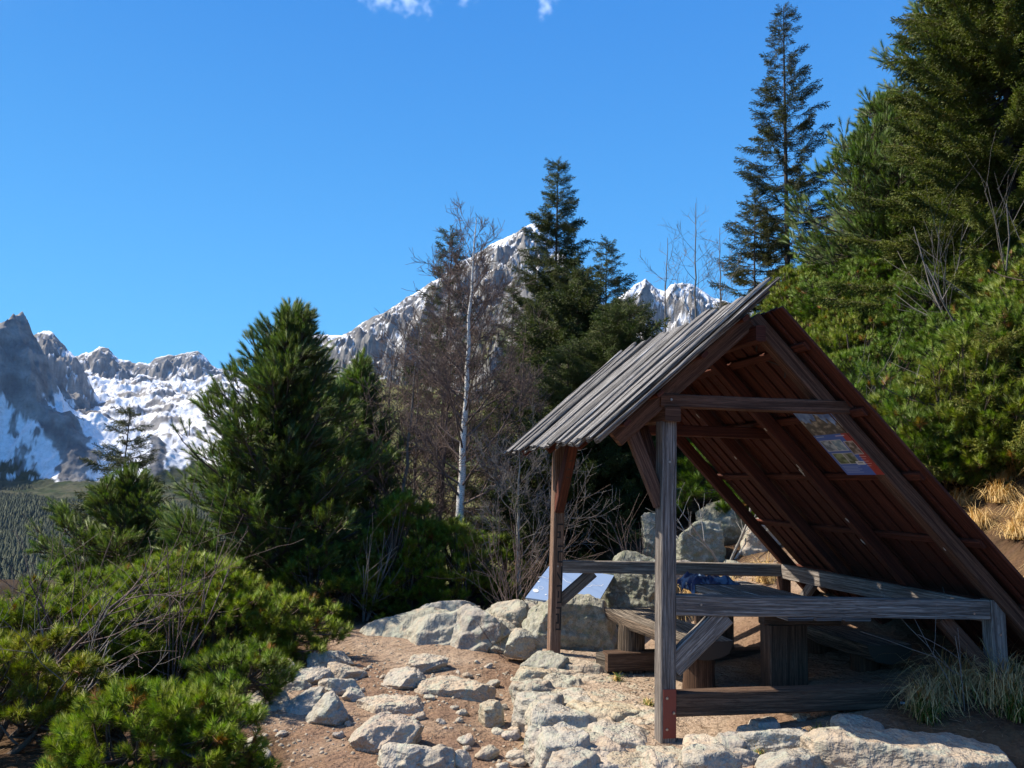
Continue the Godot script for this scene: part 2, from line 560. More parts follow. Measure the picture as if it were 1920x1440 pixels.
func left_paint(p: Vector3, nn: Vector3, r: float, hollow: float) -> Color:
	var n1: float = soft_noise.get_noise_2d(p.x * 0.1 + 40, p.z * 0.1)
	var n2: float = soft_noise.get_noise_2d(p.x * 0.35, p.z * 0.35 + 90)
	var n3: float = soft_noise.get_noise_2d(p.x * 0.8, p.z * 0.8)
	# bands of rock run along the slope, thin beside the snow
	var band: float = soft_noise.get_noise_2d(p.x * 0.20 + p.y * 0.35 + n1 * 12.0, p.y * 0.75 - p.x * 0.12 + n2 * 14.0)
	var grit: float = ridge_noise.get_noise_2d(p.x * 6.0, p.z * 6.0 + p.y * 9.0)
	var s := crag_side(p.x, p.z)
	var keep := 0.0
	if s.z > p.y - 45.0 and r < 2450.0:
		# bare on the crag, snow on the aprons below it, split by ribs that run down to the right
		keep = table([[-80, 0.1], [0, 0.34], [80, 0.40], [125, 0.1], [165, -0.4], [330, -0.55]], p.y + n1 * 60.0 - ss(0.35, 0.05, s.y) * 55.0) - ss(0.58, 0.88, s.y + n2 * 0.3 + n3 * 0.2) * 0.85 + n3 * 0.6 + 0.5 * soft_noise.get_noise_3d(p.x * 0.5, p.y * 1.0, p.z * 0.5) - 0.7 * maxf(0.0, soft_noise.get_noise_2d(p.x * 0.22 + p.y * 0.3, (p.z * 0.85 - p.x * 0.5) * 1.0)) + grit * 0.2 + hollow * 14.0 / r
	else:
		keep = 0.36 + (nn.y - 0.86) * 2.2 + band * 1.25 + n2 * 0.35 + hollow * 12.0 / r + n1 * 0.45 + n3 * 0.35 + grit * 0.14 + 0.35 * soft_noise.get_noise_2d(p.x * 0.8 + p.y * 0.5, p.y * 2.2 - p.x * 0.4)
		if r > 3380.0 or (r > 2500.0 and r < 2950.0 and p.y > sky_line(p.x / -p.z * 1000.0, SECOND_PEAK, 2800.0) - 220.0):
			keep -= 0.25
	var c := rock_tone(p).lerp(Color(0.88, 0.89, 0.91), ss(-0.04, 0.05, keep))
	var green := Color(0.040, 0.055, 0.030).lerp(Color(0.095, 0.092, 0.062), clampf(0.4 + n3 * 1.1, 0, 1))
	var low := ss(25.0, -25.0, p.y + n1 * 60.0 + n2 * 30.0 + n3 * 40.0) * ss(0.45, 0.62, nn.y)
	return c.lerp(green, ss(0.35, 0.6, low))


func centre_land(x: float, z: float, b: float, r: float) -> float:
	var bendx: float = soft_noise.get_noise_2d(x * 0.12, z * 0.12) * 60.0
	var rough: float = ridge_noise.get_noise_2d(x * 0.9 + bendx + 500, z * 0.75)
	var fine: float = ridge_noise.get_noise_2d(x * 2.6 + bendx, z * 2.2 + 200)
	var tiny: float = ridge_noise.get_noise_2d(x * 9.0, z * 9.0 + 100)
	var soft: float = soft_noise.get_noise_2d(x * 0.05, z * 0.05 + 77)
	var y := table([[120, -45], [400, -60], [800, 0], [1100, 90], [1350, 170], [1900, 260], [2400, 380], [2800, 300]], r) + soft * table([[120, 2], [1000, 30], [2000, 70]], r) + fine * 6.0
	var off := r - 1900.0
	var a := absf(off)
	var m := sky_line(b, CENTRE_PEAK, 1900.0) - (0.72 if off < 0 else 1.4) * a + minf(a, 160.0) * 0.5 * (rough - 0.25) + minf(a + 8.0, 90.0) * 0.27 * (fine - 0.2) + minf(a + 6.0, 40.0) * 0.15 * tiny
	y = maxf(y, m)
	off = r - 2500.0
	a = absf(off)
	m = sky_line(b, RIGHT_PEAK, 2500.0) - (0.75 if off < 0 else 1.4) * a + minf(a, 170.0) * 0.5 * (rough - 0.25) + minf(a + 8.0, 100.0) * 0.27 * (fine - 0.2) + minf(a + 6.0, 50.0) * 0.15 * tiny
	return maxf(y, m)


func centre_paint(p: Vector3, nn: Vector3, r: float, hollow: float) -> Color:
	var n1: float = soft_noise.get_noise_2d(p.x * 0.16, p.z * 0.16)
	var n2: float = soft_noise.get_noise_2d(p.x * 0.5 + p.y * 0.45, p.z * 0.3)
	var n3: float = soft_noise.get_noise_2d(p.x * 1.1, p.z * 1.1)
	var keep := 0.04 + (nn.y - 0.74) * 2.0 + hollow * 26.0 / r + n2 * 1.0 + n1 * 0.5 + n3 * 0.5 + 0.35 * ridge_noise.get_noise_2d(p.x * 7.0, p.z * 7.0) + clampf((p.y - 480.0) * 0.0018, -0.38, 0.16)
	if r > 2120.0:
		keep += 0.22
	var c := rock_tone(p).lerp(Color(0.88, 0.89, 0.91), ss(-0.04, 0.05, keep))
	var green := Color(0.075, 0.095, 0.035).lerp(Color(0.19, 0.17, 0.065), clampf(0.5 + n3 * 1.3, 0, 1))
	var low := ss(330.0, 230.0, p.y + n1 * 120.0 + n3 * 60.0) * ss(0.42, 0.6, nn.y)
	return c.lerp(green, ss(0.3, 0.6, low))


func range_rows(parts: Array) -> PackedFloat32Array:
	return spaced(parts)


func build_mountains() -> void:
	polar_terrain("valley_terrain", -900, -130, 1.7, range_rows([[40, 300, 20], [300, 1000, 22], [1000, 1720, 4], [1720, 2300, 9], [2300, 3500, 13], [3500, 3640, 5], [3640, 4000, 60]]), left_land, left_paint)
	polar_terrain("mountain", -330, 460, 1.4, range_rows([[120, 1100, 60], [1100, 1500, 12], [1500, 1910, 4.5], [1910, 2150, 20], [2150, 2510, 6], [2510, 2800, 60]]), centre_land, centre_paint)


func conifer_shape() -> ArrayMesh:
	# a far forest tree, one metre tall: ragged tiers round a stem
	var g := Geo.new()
	g.col = Color(0.10, 0.08, 0.06)
	g.tube(PackedVector3Array([Vector3.ZERO, Vector3(0, 0.3, 0)]), PackedFloat32Array([0.018, 0.012]), 4)
	for t in 6:
		var f := t / 6.0
		var y0 := 0.1 + 0.82 * f
		var rad := 0.2 * (1.0 - f) + 0.02
		for k in 7:
			var a := TAU * (k + 0.5 * (t % 2)) / 7.0
			var out := Vector3(cos(a), 0, sin(a))
			var sidew := Vector3(-sin(a), 0, cos(a)) * rad * 0.42
			var tip := out * rad * rng.randf_range(0.8, 1.2) + Vector3(0, y0 - 0.02, 0)
			var root := Vector3(0, y0 + 0.2, 0)
			g.col = Color(1, 1, 1) * rng.randf_range(0.8, 1.1)
			var nn := (out + Vector3.UP * 0.7).normalized()
			var i := g.vert(root, nn)
			g.vert(tip * 0.75 + sidew, nn)
			g.vert(tip, nn)
			g.vert(tip * 0.75 - sidew, nn)
			g.tri(i, i + 1, i + 2)
			g.tri(i, i + 2, i + 3)
	return g.mesh(mats.forest)


func build_forest() -> void:
	rng.seed = 77
	var where := []
	var cols := []
	while where.size() < 30000:
		var r := sqrt(rng.randf()) * 1420.0 + 130.0
		var b := rng.randf_range(-900, -250)
		var x := b * 0.001 * r
		var z := -r
		var y := left_land(x, z, b, r)
		var thin: float = soft_noise.get_noise_2d(x * 0.2, z * 0.2)
		if y > -42.0 + thin * 32.0:
			continue
		var h := rng.randf_range(4, 14) * (0.55 if y > -50.0 else 1.0)
		where.append(Transform3D(Basis(Vector3.UP, rng.randf() * TAU).scaled(Vector3(h * 1.3, h, h * 1.3)), Vector3(x, y - 0.5, z)))
		var t := rng.randf()
		cols.append(Color(0.030, 0.045, 0.028).lerp(Color(0.085, 0.095, 0.05), t * t))
	var o := many("valley_forest", conifer_shape(), where, cols, null)
	tag(o, "far dark conifer forest filling the valley below the snowy crag", "forest")
	o.set_meta("kind", "stuff")


# ---------------------------------------------------------------- stones
func ico(level: int) -> Array:
	if ico_cache.has(level):
		return ico_cache[level]
	var t := (1.0 + sqrt(5.0)) / 2.0
	var vs: Array[Vector3] = []
	for p in [[-1, t, 0], [1, t, 0], [-1, -t, 0], [1, -t, 0], [0, -1, t], [0, 1, t], [0, -1, -t], [0, 1, -t], [t, 0, -1], [t, 0, 1], [-t, 0, -1], [-t, 0, 1]]:
		vs.append(Vector3(p[0], p[1], p[2]).normalized())
	var fs := [[0, 11, 5], [0, 5, 1], [0, 1, 7], [0, 7, 10], [0, 10, 11], [1, 5, 9], [5, 11, 4], [11, 10, 2], [10, 7, 6], [7, 1, 8], [3, 9, 4], [3, 4, 2], [3, 2, 6], [3, 6, 8], [3, 8, 9], [4, 9, 5], [2, 4, 11], [6, 2, 10], [8, 6, 7], [9, 8, 1]]
	for l in level:
		var mid := {}
		var nf := []
		for f in fs:
			var m := []
			for k in 3:
				var a: int = f[k]
				var b: int = f[(k + 1) % 3]
				var key := mini(a, b) * 1000003 + maxi(a, b)
				if not mid.has(key):
					mid[key] = vs.size()
					vs.append((vs[a] + vs[b]).normalized())
				m.append(mid[key])
			nf.append([f[0], m[0], m[2]])
			nf.append([f[1], m[1], m[0]])
			nf.append([f[2], m[2], m[1]])
			nf.append([m[0], m[1], m[2]])
		fs = nf
	ico_cache[level] = [vs, fs]
	return ico_cache[level]


func rock_mesh(level: int, size: Vector3, sd: int, mat: Material, cuts := 11, rough := 0.05, flat_top := 0.0) -> ArrayMesh:
	# a block broken along planes: the unit ball cut by planes, stretched, then roughened
	var r := RandomNumberGenerator.new()
	r.seed = sd
	var planes := []
	for k in cuts:
		var pn := Vector3(r.randfn(), r.randfn() * 0.8, r.randfn()).normalized()
		planes.append([pn, r.randf_range(0.55, 0.85)])
	if flat_top > 0:
		planes.append([Vector3(r.randf_range(-0.15, 0.15), 1, r.randf_range(-0.12, 0.16)).normalized(), 1.0 - flat_top])
	for s in [-1, 1]:
		planes.append([Vector3(s, r.randf_range(-0.2, 0.3), r.randf_range(-0.4, 0.4)).normalized(), r.randf_range(0.7, 0.82)])
		planes.append([Vector3(r.randf_range(-0.4, 0.4), r.randf_range(-0.2, 0.3), s).normalized(), r.randf_range(0.65, 0.8)])
	var bed := Vector3(r.randfn() * 0.35, 1, r.randfn() * 0.35).normalized()
	var steps := r.randf_range(3.0, 6.0)
	var s := ico(level)
	var dirs: Array[Vector3] = s[0]
	var pos := PackedVector3Array()
	var nor := PackedVector3Array()
	var avg := (size.x + size.y + size.z) / 3.0
	for d in dirs:
		var far := 1.0
		for p in planes:
			var c: float = d.dot(p[0])
			if c > 0.05:
				far = minf(far, p[1] / c)
		var q := d * far * size * 0.62
		var w := q / avg * 60.0 + Vector3(fmod(sd * 13.7, 977.0), fmod(sd * 7.1, 811.0), 0)
		# broken layers: shallow steps across the bedding
		var lay := q.dot(bed) / avg * steps + soft_noise.get_noise_3dv(w * 0.7) * 0.8
		var st := fposmod(lay, 1.0)
		var nz := ridge_noise.get_noise_3dv(w * 6.0) * 0.6 + soft_noise.get_noise_3dv(w * 0.5) * 0.4 + soft_noise.get_noise_3dv(w * 2.6) * 0.4 + soft_noise.get_noise_3dv(w * 8.0) * 0.35 + (ss(0.0, 0.8, st) - ss(0.8, 1.0, st)) * 0.55
		q += d * (nz - 0.3) * rough * avg
		pos.append(q)
		nor.append(Vector3.ZERO)
	var idx := PackedInt32Array()
	for f in s[1]:
		var a: Vector3 = pos[f[0]]
		var cr: Vector3 = (pos[f[1]] - a).cross(pos[f[2]] - a)
		if cr.dot(a) < 0:
			cr = -cr
		for k in 3:
			nor[f[k]] += cr
	var g := Geo.new()
	var tone := r.randf_range(0.78, 1.12)
	g.col = Color(tone, tone * r.randf_range(0.96, 1.03), tone * r.randf_range(0.92, 1.04))
	for i in pos.size():
		g.vert(pos[i], nor[i].normalized())
	for f in s[1]:
		g.tri(f[0], f[1], f[2])
	return g.mesh(mat)


func lay_rock(called: String, mesh_: ArrayMesh, at: Vector3, turn: Vector3, label: String, category: String, group := "") -> MeshInstance3D:
	var o := put(called, mesh_)
	o.position = at
	o.rotation = turn
	tag(o, label, category, group)
	return o


# ---------------------------------------------------------------- timber
func sh(a: float, b: float, c: float) -> Vector3:
	return ACROSS * a + Vector3.UP * b + BACKWARD * c


func timber(p0: Vector3, p1: Vector3, wide: float, deep: float, up: Vector3, mat: Material, wobble := 0.004, steps := 8, tone := 1.0, bevel := 0.008) -> ArrayMesh:
	# a sawn timber: chamfered section, slightly crooked and uneven along its length
	var g := Geo.new()
	var d := (p1 - p0).normalized()
	var side := d.cross(up).normalized()
	var u := side.cross(d).normalized()
	var length := (p1 - p0).length()
	var hw := wide * 0.5
	var hh := deep * 0.5
	var k := minf(bevel, minf(hw, hh) * 0.6)
	var sec: Array[Vector2] = [Vector2(-hw + k, -hh), Vector2(hw - k, -hh), Vector2(hw, -hh + k), Vector2(hw, hh - k), Vector2(hw - k, hh), Vector2(-hw + k, hh), Vector2(-hw, hh - k), Vector2(-hw, -hh + k)]
	var du := rng.randf() * 3.0
	var dv := rng.randf()
	var sd := rng.randf() * 500.0
	var t := tone * rng.randf_range(0.88, 1.1)
	g.col = Color(t, t, t)
	var ring := []
	for i in steps + 1:
		var f := float(i) / steps
		var off := Vector2(soft_noise.get_noise_2d(sd + f * length * 9, 0), soft_noise.get_noise_2d(sd + f * length * 9, 50)) * wobble * 2.0
		var pts := []
		for q in sec.size():
			var s2 := sec[q] + off + Vector2(soft_noise.get_noise_2d(sd + f * length * 30, q * 40), soft_noise.get_noise_2d(sd + f * length * 30, q * 40 + 20)) * wobble
			pts.append(p0 + d * (f * length) + side * s2.x + u * s2.y)
		ring.append(pts)
	var per := 0.0
	for q in sec.size():
		var q2 := (q + 1) % sec.size()
		var e := sec[q2] - sec[q]
		var n2 := Vector2(e.y, -e.x).normalized()
		var nn := side * n2.x + u * n2.y
		var base := g.v.size()
		for i in steps + 1:
			var f := float(i) / steps
			g.vert(ring[i][q], nn, Vector2(du + f * length, dv + per))
			g.vert(ring[i][q2], nn, Vector2(du + f * length, dv + per + e.length()))
		for i in steps:
			var a := base + i * 2
			g.tri(a, a + 1, a + 3)
			g.tri(a, a + 3, a + 2)
		per += e.length()
	for e in 2:
		var pts: Array = ring[steps] if e else ring[0]
		var nn := d if e else -d
		var mid := Vector3.ZERO
		for p in pts:
			mid += p / pts.size()
		var m := g.vert(mid, nn, Vector2(du, dv))
		for q in sec.size():
			g.vert(pts[q], nn, Vector2(du + sec[q].x * 0.3, dv + sec[q].y))
		for q in sec.size():
			g.tri(m, m + 1 + q, m + 1 + (q + 1) % sec.size())
	return g.mesh(mat)


func ribbon(g: Geo, pts: Array, width: float, origin: Vector3, ex: Vector3, ey: Vector3, nn: Vector3) -> void:
	# a painted stroke lying 2 mm proud of a board
	for i in pts.size() - 1:
		var a: Vector2 = pts[i]
		var b: Vector2 = pts[i + 1]
		var d := (b - a).normalized()
		var s := Vector2(-d.y, d.x) * width * 0.5
		var c := []
		for q in [a - d * width * 0.4 + s, b + d * width * 0.4 + s, b + d * width * 0.4 - s, a - d * width * 0.4 - s]:
			c.append(origin + ex * q.x + ey * q.y + nn * (0.002 + 0.0004 * (i % 3)))
		g.quad(c[0], c[1], c[2], c[3], nn)


func chip(origin: Vector3, ex: Vector3, ey: Vector3, nn: Vector3, w: float, h: float) -> ArrayMesh:
	var g := Geo.new()
	var m := g.vert(origin + nn * 0.0025, nn)
	for k in 9:
		var a := TAU * k / 9.0
		var r := rng.randf_range(0.45, 1.0)
		g.vert(origin + nn * 0.002 + ex * cos(a) * w * r * 0.5 + ey * sin(a) * h * r * 0.5, nn)
	for k in 9:
		g.tri(m, m + 1 + k, m + 1 + (k + 1) % 9)
	return g.mesh(mats.white_chip)


func poster_material() -> StandardMaterial3D:
	var w := 180
	var h := 280
	var im := Image.create(w, h, false, Image.FORMAT_RGB8)
	var n := FastNoiseLite.new()
	n.seed = 5
	n.frequency = 0.03
	for y in h:
		for x in w:
			var c := lin(0.03, 0.12, 0.50)
			if y < 118:
				# a printed photograph: sky over boulders
				var hor := 70.0 + n.get_noise_2d(x * 1.0, 9) * 34.0 - 20.0 * exp(-pow((x - 95.0) / 28.0, 2))
				if y > hor:
					var v := n.get_noise_2d(x * 0.9, y * 1.3)
					c = lin(0.045, 0.04, 0.035).lerp(lin(0.4, 0.36, 0.3), clampf(v * 1.6 + 0.15, 0, 1))
				else:
					c = lin(0.04, 0.12, 0.40).lerp(lin(0.25, 0.4, 0.7), clampf(n.get_noise_2d(x, y) + y / 120.0, 0, 1))
			elif x > 140:
				c = lin(0.34, 0.02, 0.02)
			im.set_pixel(x, y, c)
	var frame := func(x: int, y: int, fw: int, fh: int, a: Color, b: Color) -> void:
		im.fill_rect(Rect2i(x, y, fw, fh), lin(0.6, 0.62, 0.65))
		for yy in range(y + 2, y + fh - 2):
			for xx in range(x + 2, x + fw - 2):
				im.set_pixel(xx, yy, a.lerp(b, clampf(0.5 + n.get_noise_2d(xx * 0.9 + 300, yy * 1.2) * 2.0, 0, 1)))
	frame.call(8, 140, 54, 44, lin(0.08, 0.13, 0.2), lin(0.4, 0.5, 0.6))
	frame.call(62, 140, 54, 44, lin(0.15, 0.28, 0.4), lin(0.45, 0.55, 0.6))
	frame.call(122, 148, 46, 52, lin(0.06, 0.05, 0.04), lin(0.4, 0.35, 0.33))
	frame.call(14, 192, 52, 44, lin(0.05, 0.09, 0.03), lin(0.25, 0.33, 0.18))
	frame.call(66, 192, 52, 44, lin(0.04, 0.08, 0.03), lin(0.3, 0.33, 0.3))
	im.fill_rect(Rect2i(8, 124, 42, 3), lin(0.35, 0.5, 0.7))
	im.fill_rect(Rect2i(108, 124, 44, 4), lin(0.5, 0.45, 0.6))
	for k in 5:
		im.fill_rect(Rect2i(12, 244 + k * 6, 90 - (k * 17) % 30, 2), lin(0.3, 0.42, 0.7))
		im.fill_rect(Rect2i(134, 208 + k * 9, 34 - (k * 11) % 15, 2), lin(0.7, 0.5, 0.5))
	im.fill_rect(Rect2i(96, 226, 40, 14), lin(0.7, 0.72, 0.75))
	im.fill_rect(Rect2i(104, 231, 24, 3), lin(0.1, 0.1, 0.12))
	var m := StandardMaterial3D.new()
	m.resource_name = "poster_print"
	m.albedo_texture = ImageTexture.create_from_image(im)
	m.roughness = 0.35
	return m


func build_shelter() -> void:
	rng.seed = 11
	var s := thing("rest_shelter", "open timber rest shelter with a silver board roof and a lean-to side reaching down", "shelter", SHELTER_AT)
	var UPV := Vector3.UP
	var ps := 0.119
	var D := 2.746
	var W := 2.535
	var gray: Material = mats.weathered_timber
	var brown: Material = mats.brown_timber
	var red: Material = mats.red_timber
	# posts
	var front := put("post", timber(sh(ps / 2, -0.03, ps / 2), sh(ps / 2, 2.25, ps / 2), ps, ps, BACKWARD, mats.split_timber, 0.005, 14), s)
	put("post", timber(sh(ps / 2 - 0.005, -0.03, D + ps / 2), sh(ps / 2, 2.25, D + ps / 2), ps, ps, BACKWARD, mats.worn_red_timber, 0.004, 12), s)
	put("post", timber(sh(W + 0.075, 0.1, 0.06), sh(W + 0.065, 1.0, 0.06), 0.125, 0.11, BACKWARD, gray, 0.003, 5, 0.85), s)
	put("post", timber(sh(W + 0.06, 0.2, D + 0.06), sh(W + 0.06, 0.985, D + 0.06), 0.11, 0.11, BACKWARD, brown, 0.003, 5), s)
	# red plate with bolts at the foot of the front post
	var plate := put("foot_plate", timber(sh(0.066, 0.015, -0.0045), sh(0.066, 0.345, -0.0045), 0.101, 0.007, -BACKWARD, mats.plate_red, 0.0, 1, 1.0, 0.003), front)
	plate.set_meta("label", "red metal plate at the foot of the post")
	for q in [[0.045, 0.285], [0.095, 0.185], [0.045, 0.075]]:
		var bg := Geo.new()
		bg.tube(PackedVector3Array([sh(q[0], q[1], -0.006), sh(q[0], q[1], -0.014), sh(q[0], q[1], -0.0155)]), PackedFloat32Array([0.011, 0.0105, 0.007]), 10, true)
		put("bolt", bg.mesh(mats.bolt_metal), front)
	for q in [[0.06, 0.9, D - 0.001], [0.3, 0.93, 0.006], [2.4, 0.9, 0.006], [0.06, 2.41, -0.027], [1.5, 2.41, -0.027], [2.6, 0.75, 0.003], [0.06, 1.95, -0.001]]:
		var ng := Geo.new()
		ng.tube(PackedVector3Array([sh(q[0], q[1], q[2]), sh(q[0], q[1], q[2] - 0.006)]), PackedFloat32Array([0.010, 0.008]), 8, true)
		put("bolt", ng.mesh(mats.bolt_metal), s)
	# plates, collar beams, ridge
	put("wall_plate", timber(sh(0.062, 2.3, -0.05), sh(0.062, 2.3, D + 0.35), 0.125, 0.105, UPV, brown, 0.003, 8), s)
	for v in [0.03, D + 0.06]:
		put("collar_beam", timber(sh(-0.01, 2.408, v), sh(1.6, 2.408, v), 0.11, 0.1, UPV, brown, 0.003, 8), s)
	put("collar_beam", timber(sh(0.1, 2.29, 1.35), sh(1.62, 2.29, 1.35), 0.1, 0.1, UPV, red, 0.003, 6), s)
	put("ridge_beam", timber(sh(0.715, 2.93, -0.1), sh(0.715, 2.93, D + 0.15), 0.08, 0.12, UPV, red, 0.003, 6), s)
	# rafters
	var left_dir := (sh(-0.31, 2.12, 0) - sh(0.69, 3.045, 0)).normalized()
	var left_up := (UPV - left_dir * UPV.dot(left_dir)).normalized()
	var right_dir := (sh(3.36, 0.235, 0) - sh(0.74, 3.05, 0)).normalized()
	var right_up := (UPV - right_dir * UPV.dot(right_dir)).normalized()
	var spots := [0.045, 0.98, 1.9, D + 0.1]
	for i in 4:
		put("rafter", timber(sh(0.70, 3.055, spots[i]), sh(-0.335, 2.105, spots[i]), 0.085 if i else 0.1, 0.125, left_up, brown if i == 0 else red, 0.003, 6), s)
		put("rafter", timber(sh(0.72, 3.07, spots[i] + 0.005), sh(3.42, 0.17, spots[i] + 0.005), 0.13 if i == 0 else 0.1, 0.11, right_up, brown if i == 0 else red, 0.004, 10, 1.25 if i == 0 else 1.0), s)
	# battens across the rafters
	for u in [0.98, 1.42, 1.85, 2.3, 2.75, 3.2]:
		var h: float = 3.07 - (u - 0.72) * 1.0741
		put("batten", timber(sh(u, h, -0.16) + right_up * 0.073, sh(u, h, D + 0.2) + right_up * 0.073, 0.07, 0.035, right_up, red, 0.003, 6, 1.15), s)
	for f in [0.1, 0.4, 0.72, 0.95]:
		var p: Vector3 = sh(0.70, 3.055, 0).lerp(sh(-0.335, 2.105, 0), f) + left_up * 0.077
		put("batten", timber(p + BACKWARD * -0.2, p + BACKWARD * (D - 0.1), 0.06, 0.03, left_up, red, 0.003, 6), s)
	# roof boards, laid in two courses that overlap
	var n := 15
	for i in n:
		var v := lerpf(-0.2, 2.68, float(i) / (n - 1))
		for course in 2:
			if course == 0 and i == n - 1:
				continue
			var vv := v + (0.103 if course == 0 else 0.0) + rng.randf_range(-0.012, 0.012)
			var wide := 0.15 + rng.randf_range(-0.035, 0.03)
			var lift := 0.106 + (0.0 if course == 0 else 0.03) + rng.randf_range(-0.004, 0.008)
			var over := rng.randf_range(0.0, 0.09) + (0.12 if i < 2 else 0.02) * (0.5 + course * 0.5) + (0.06 if i % 4 == 1 else 0.0)
			var under := rng.randf_range(-0.03, 0.025)
			var top: Vector3 = sh(0.70, 3.055, vv) + left_up * lift - left_dir * (0.06 + over)
			var low: Vector3 = sh(-0.335, 2.105, vv + rng.randf_range(-0.02, 0.02)) + left_up * lift + left_dir * (0.17 + under)
			var tilt := (left_up + BACKWARD * rng.randf_range(-0.13, 0.13)).normalized()
			put("roof_board", timber(top, low, wide, 0.026, tilt, mats.roof_timber, 0.010, 16, rng.randf_range(0.62, 1.15), 0.007), s)
	n = 18
	for i in n:
		for course in 2:
			if course and i == n - 1:
				continue
			var v := lerpf(-0.13, 2.80, (i + 0.5 * course) / (n - 1)) + rng.randf_range(-0.004, 0.004)
			var shift := right_up * (0.103 + 0.0215 * course)
			var top: Vector3 = sh(0.745, 3.044, v) + shift
			var low: Vector3 = sh(3.6, -0.023, v) + shift + right_dir * rng.randf_range(-0.08, 0.08)
			put("roof_board", timber(top, low, 0.168 if course == 0 else 0.13, 0.02, right_up, red, 0.0015, 8, 1.0, 0.003), s)
	# rails and sill
	put("rail", timber(sh(ps + 0.003, 0.922, 0.045), sh(W, 0.922, 0.045), 0.075, 0.145, UPV, mats.split_timber, 0.007, 12), s)
	put("rail", timber(sh(ps, 0.897, D + 0.05), sh(W + 0.05, 0.9, D + 0.05), 0.075, 0.135, UPV, gray, 0.007, 10), s)
	put("rail", timber(sh(W + 0.05, 0.905, 0.12), sh(W + 0.035, 0.9, D + 0.005), 0.07, 0.155, UPV, mats.split_timber, 0.006, 10), s)
	put("sill", timber(sh(ps + 0.004, 0.235, 0.075), sh(1.86, 0.27, 0.15), 0.12, 0.16, UPV, mats.dark_timber, 0.006, 8), s)
	put("sill", timber(sh(0.32, 0.10, 2.0), sh(2.5, 0.12, 2.25), 0.15, 0.17, UPV, mats.dark_timber, 0.006, 6), s)
	# braces
	put("brace", timber(sh(0.105, 0.485, 0.06), sh(0.5, 0.86, 0.06), 0.08, 0.155, UPV, mats.split_timber, 0.006, 6), s)
	put("brace", timber(sh(0.1, 0.52, D + 0.05), sh(0.46, 0.84, D + 0.05), 0.06, 0.12, UPV, gray, 0.004, 5, 0.6), s)
	put("brace", timber(sh(2.2, 0.86, 0.08), sh(2.58, 0.46, 0.08), 0.06, 0.11, UPV, brown, 0.004, 5), s)
	put("brace", timber(sh(W + 0.06, 0.45, 0.16), sh(W + 0.05, 0.84, 0.62), 0.06, 0.1, UPV, gray, 0.004, 5, 0.7), s)
	put("brace", timber(sh(W + 0.05, 0.45, D - 0.1), sh(W + 0.05, 0.84, D - 0.5), 0.06, 0.1, UPV, gray, 0.004, 5, 0.8), s)
	put("brace", timber(sh(0.02, 1.63, 0.06), sh(-0.2, 2.16, 0.06), 0.07, 0.1, ACROSS, brown, 0.003, 5), s)
	put("brace", timber(sh(0.06, 1.62, 0.1), sh(0.06, 2.26, 0.56), 0.09, 0.11, UPV, brown, 0.003, 5), s)
	put("brace", timber(sh(0.06, 1.5, D + 0.03), sh(0.06, 2.26, D - 0.46), 0.1, 0.13, UPV, mats.red_timber, 0.003, 5, 1.7), s)
	# paint: outlined capitals up the rear post, scrawls under the roof
	var g := Geo.new()
	var face := sh(ps / 2, 0, D)
	var letters := [
		[0.25, 0.47, [[[-0.04, 0], [0.04, 0], [0.04, 1], [-0.04, 1], [-0.04, 0]], [[-0.012, 0.3], [0.015, 0.3], [0.015, 0.7], [-0.012, 0.7]]]],
		[0.52, 0.70, [[[-0.042, 0], [0.042, 0.05], [0.042, 1], [-0.042, 0.95], [-0.042, 0]], [[-0.01, 0.35], [0.012, 0.35], [0.012, 0.65]]]],
		[0.735, 0.895, [[[-0.042, 0], [-0.042, 1]], [[-0.042, 1], [0.04, 0.1]], [[0.042, 0], [0.042, 1]]]],
		[0.93, 1.07, [[[-0.042, 0.12], [0.042, 0.12]], [[-0.042, 0.88], [0.042, 0.88]], [[0, 0.12], [0, 0.88]]]],
		[1.11, 1.34, [[[0.042, 0], [-0.042, 0], [-0.042, 0.4], [0.015, 0.4], [0.015, 0.65], [-0.042, 0.65], [-0.042, 1.0], [0.042, 1.0]]]],
	]
	for l in letters:
		g = Geo.new()
		for st in l[2]:
			ribbon(g, st.map(func(q): return Vector2(q[0], lerpf(l[0], l[1], q[1]))), 0.017, face, ACROSS, Vector3.UP, -BACKWARD)
		put("painted_letter", g.mesh(mats.black_paint), s)
	# a curl of paint on the rear brace
	var curl := []
	for k in 30:
		var a := k * 0.55
		curl.append(Vector2(sin(a) * 0.03, 0.42 + k * 0.009 + cos(a) * 0.02))
	var bd := (sh(0.06, 2.26, D - 0.46) - sh(0.06, 1.5, D + 0.03)).normalized()
	var bn := bd.cross(ACROSS).normalized()
	if bn.dot(BACKWARD) > 0:
		bn = -bn
	g = Geo.new()
	ribbon(g, curl, 0.007, sh(0.06, 1.5, D + 0.03) + bn * 0.066, ACROSS, bd, bn)
	put("painted_curl", g.mesh(mats.black_paint), s)
	var rn := -right_up
	var at0: Vector3 = sh(0.735, 3.05, 0) + right_up * 0.094
	var swirl := func(d: float, v: float, size: float, turns: float, flip: float) -> void:
		var pts := []
		for k in 26:
			var f := k / 25.0
			pts.append(Vector2(d + (f - 0.5) * size * 1.7, v + flip * sin(f * TAU * turns) * size * 0.42))
		var sg := Geo.new()
		ribbon(sg, pts, 0.015, at0, right_dir, BACKWARD, rn)
		put("painted_scrawl", sg.mesh(mats.black_paint), s)
	swirl.call(0.42, 0.42, 0.2, 1.0, 1.0)
	swirl.call(0.45, 0.2, 0.16, 1.2, -1.0)
	swirl.call(0.26, 0.28, 0.08, 1.0, 1.0)
	g = Geo.new()
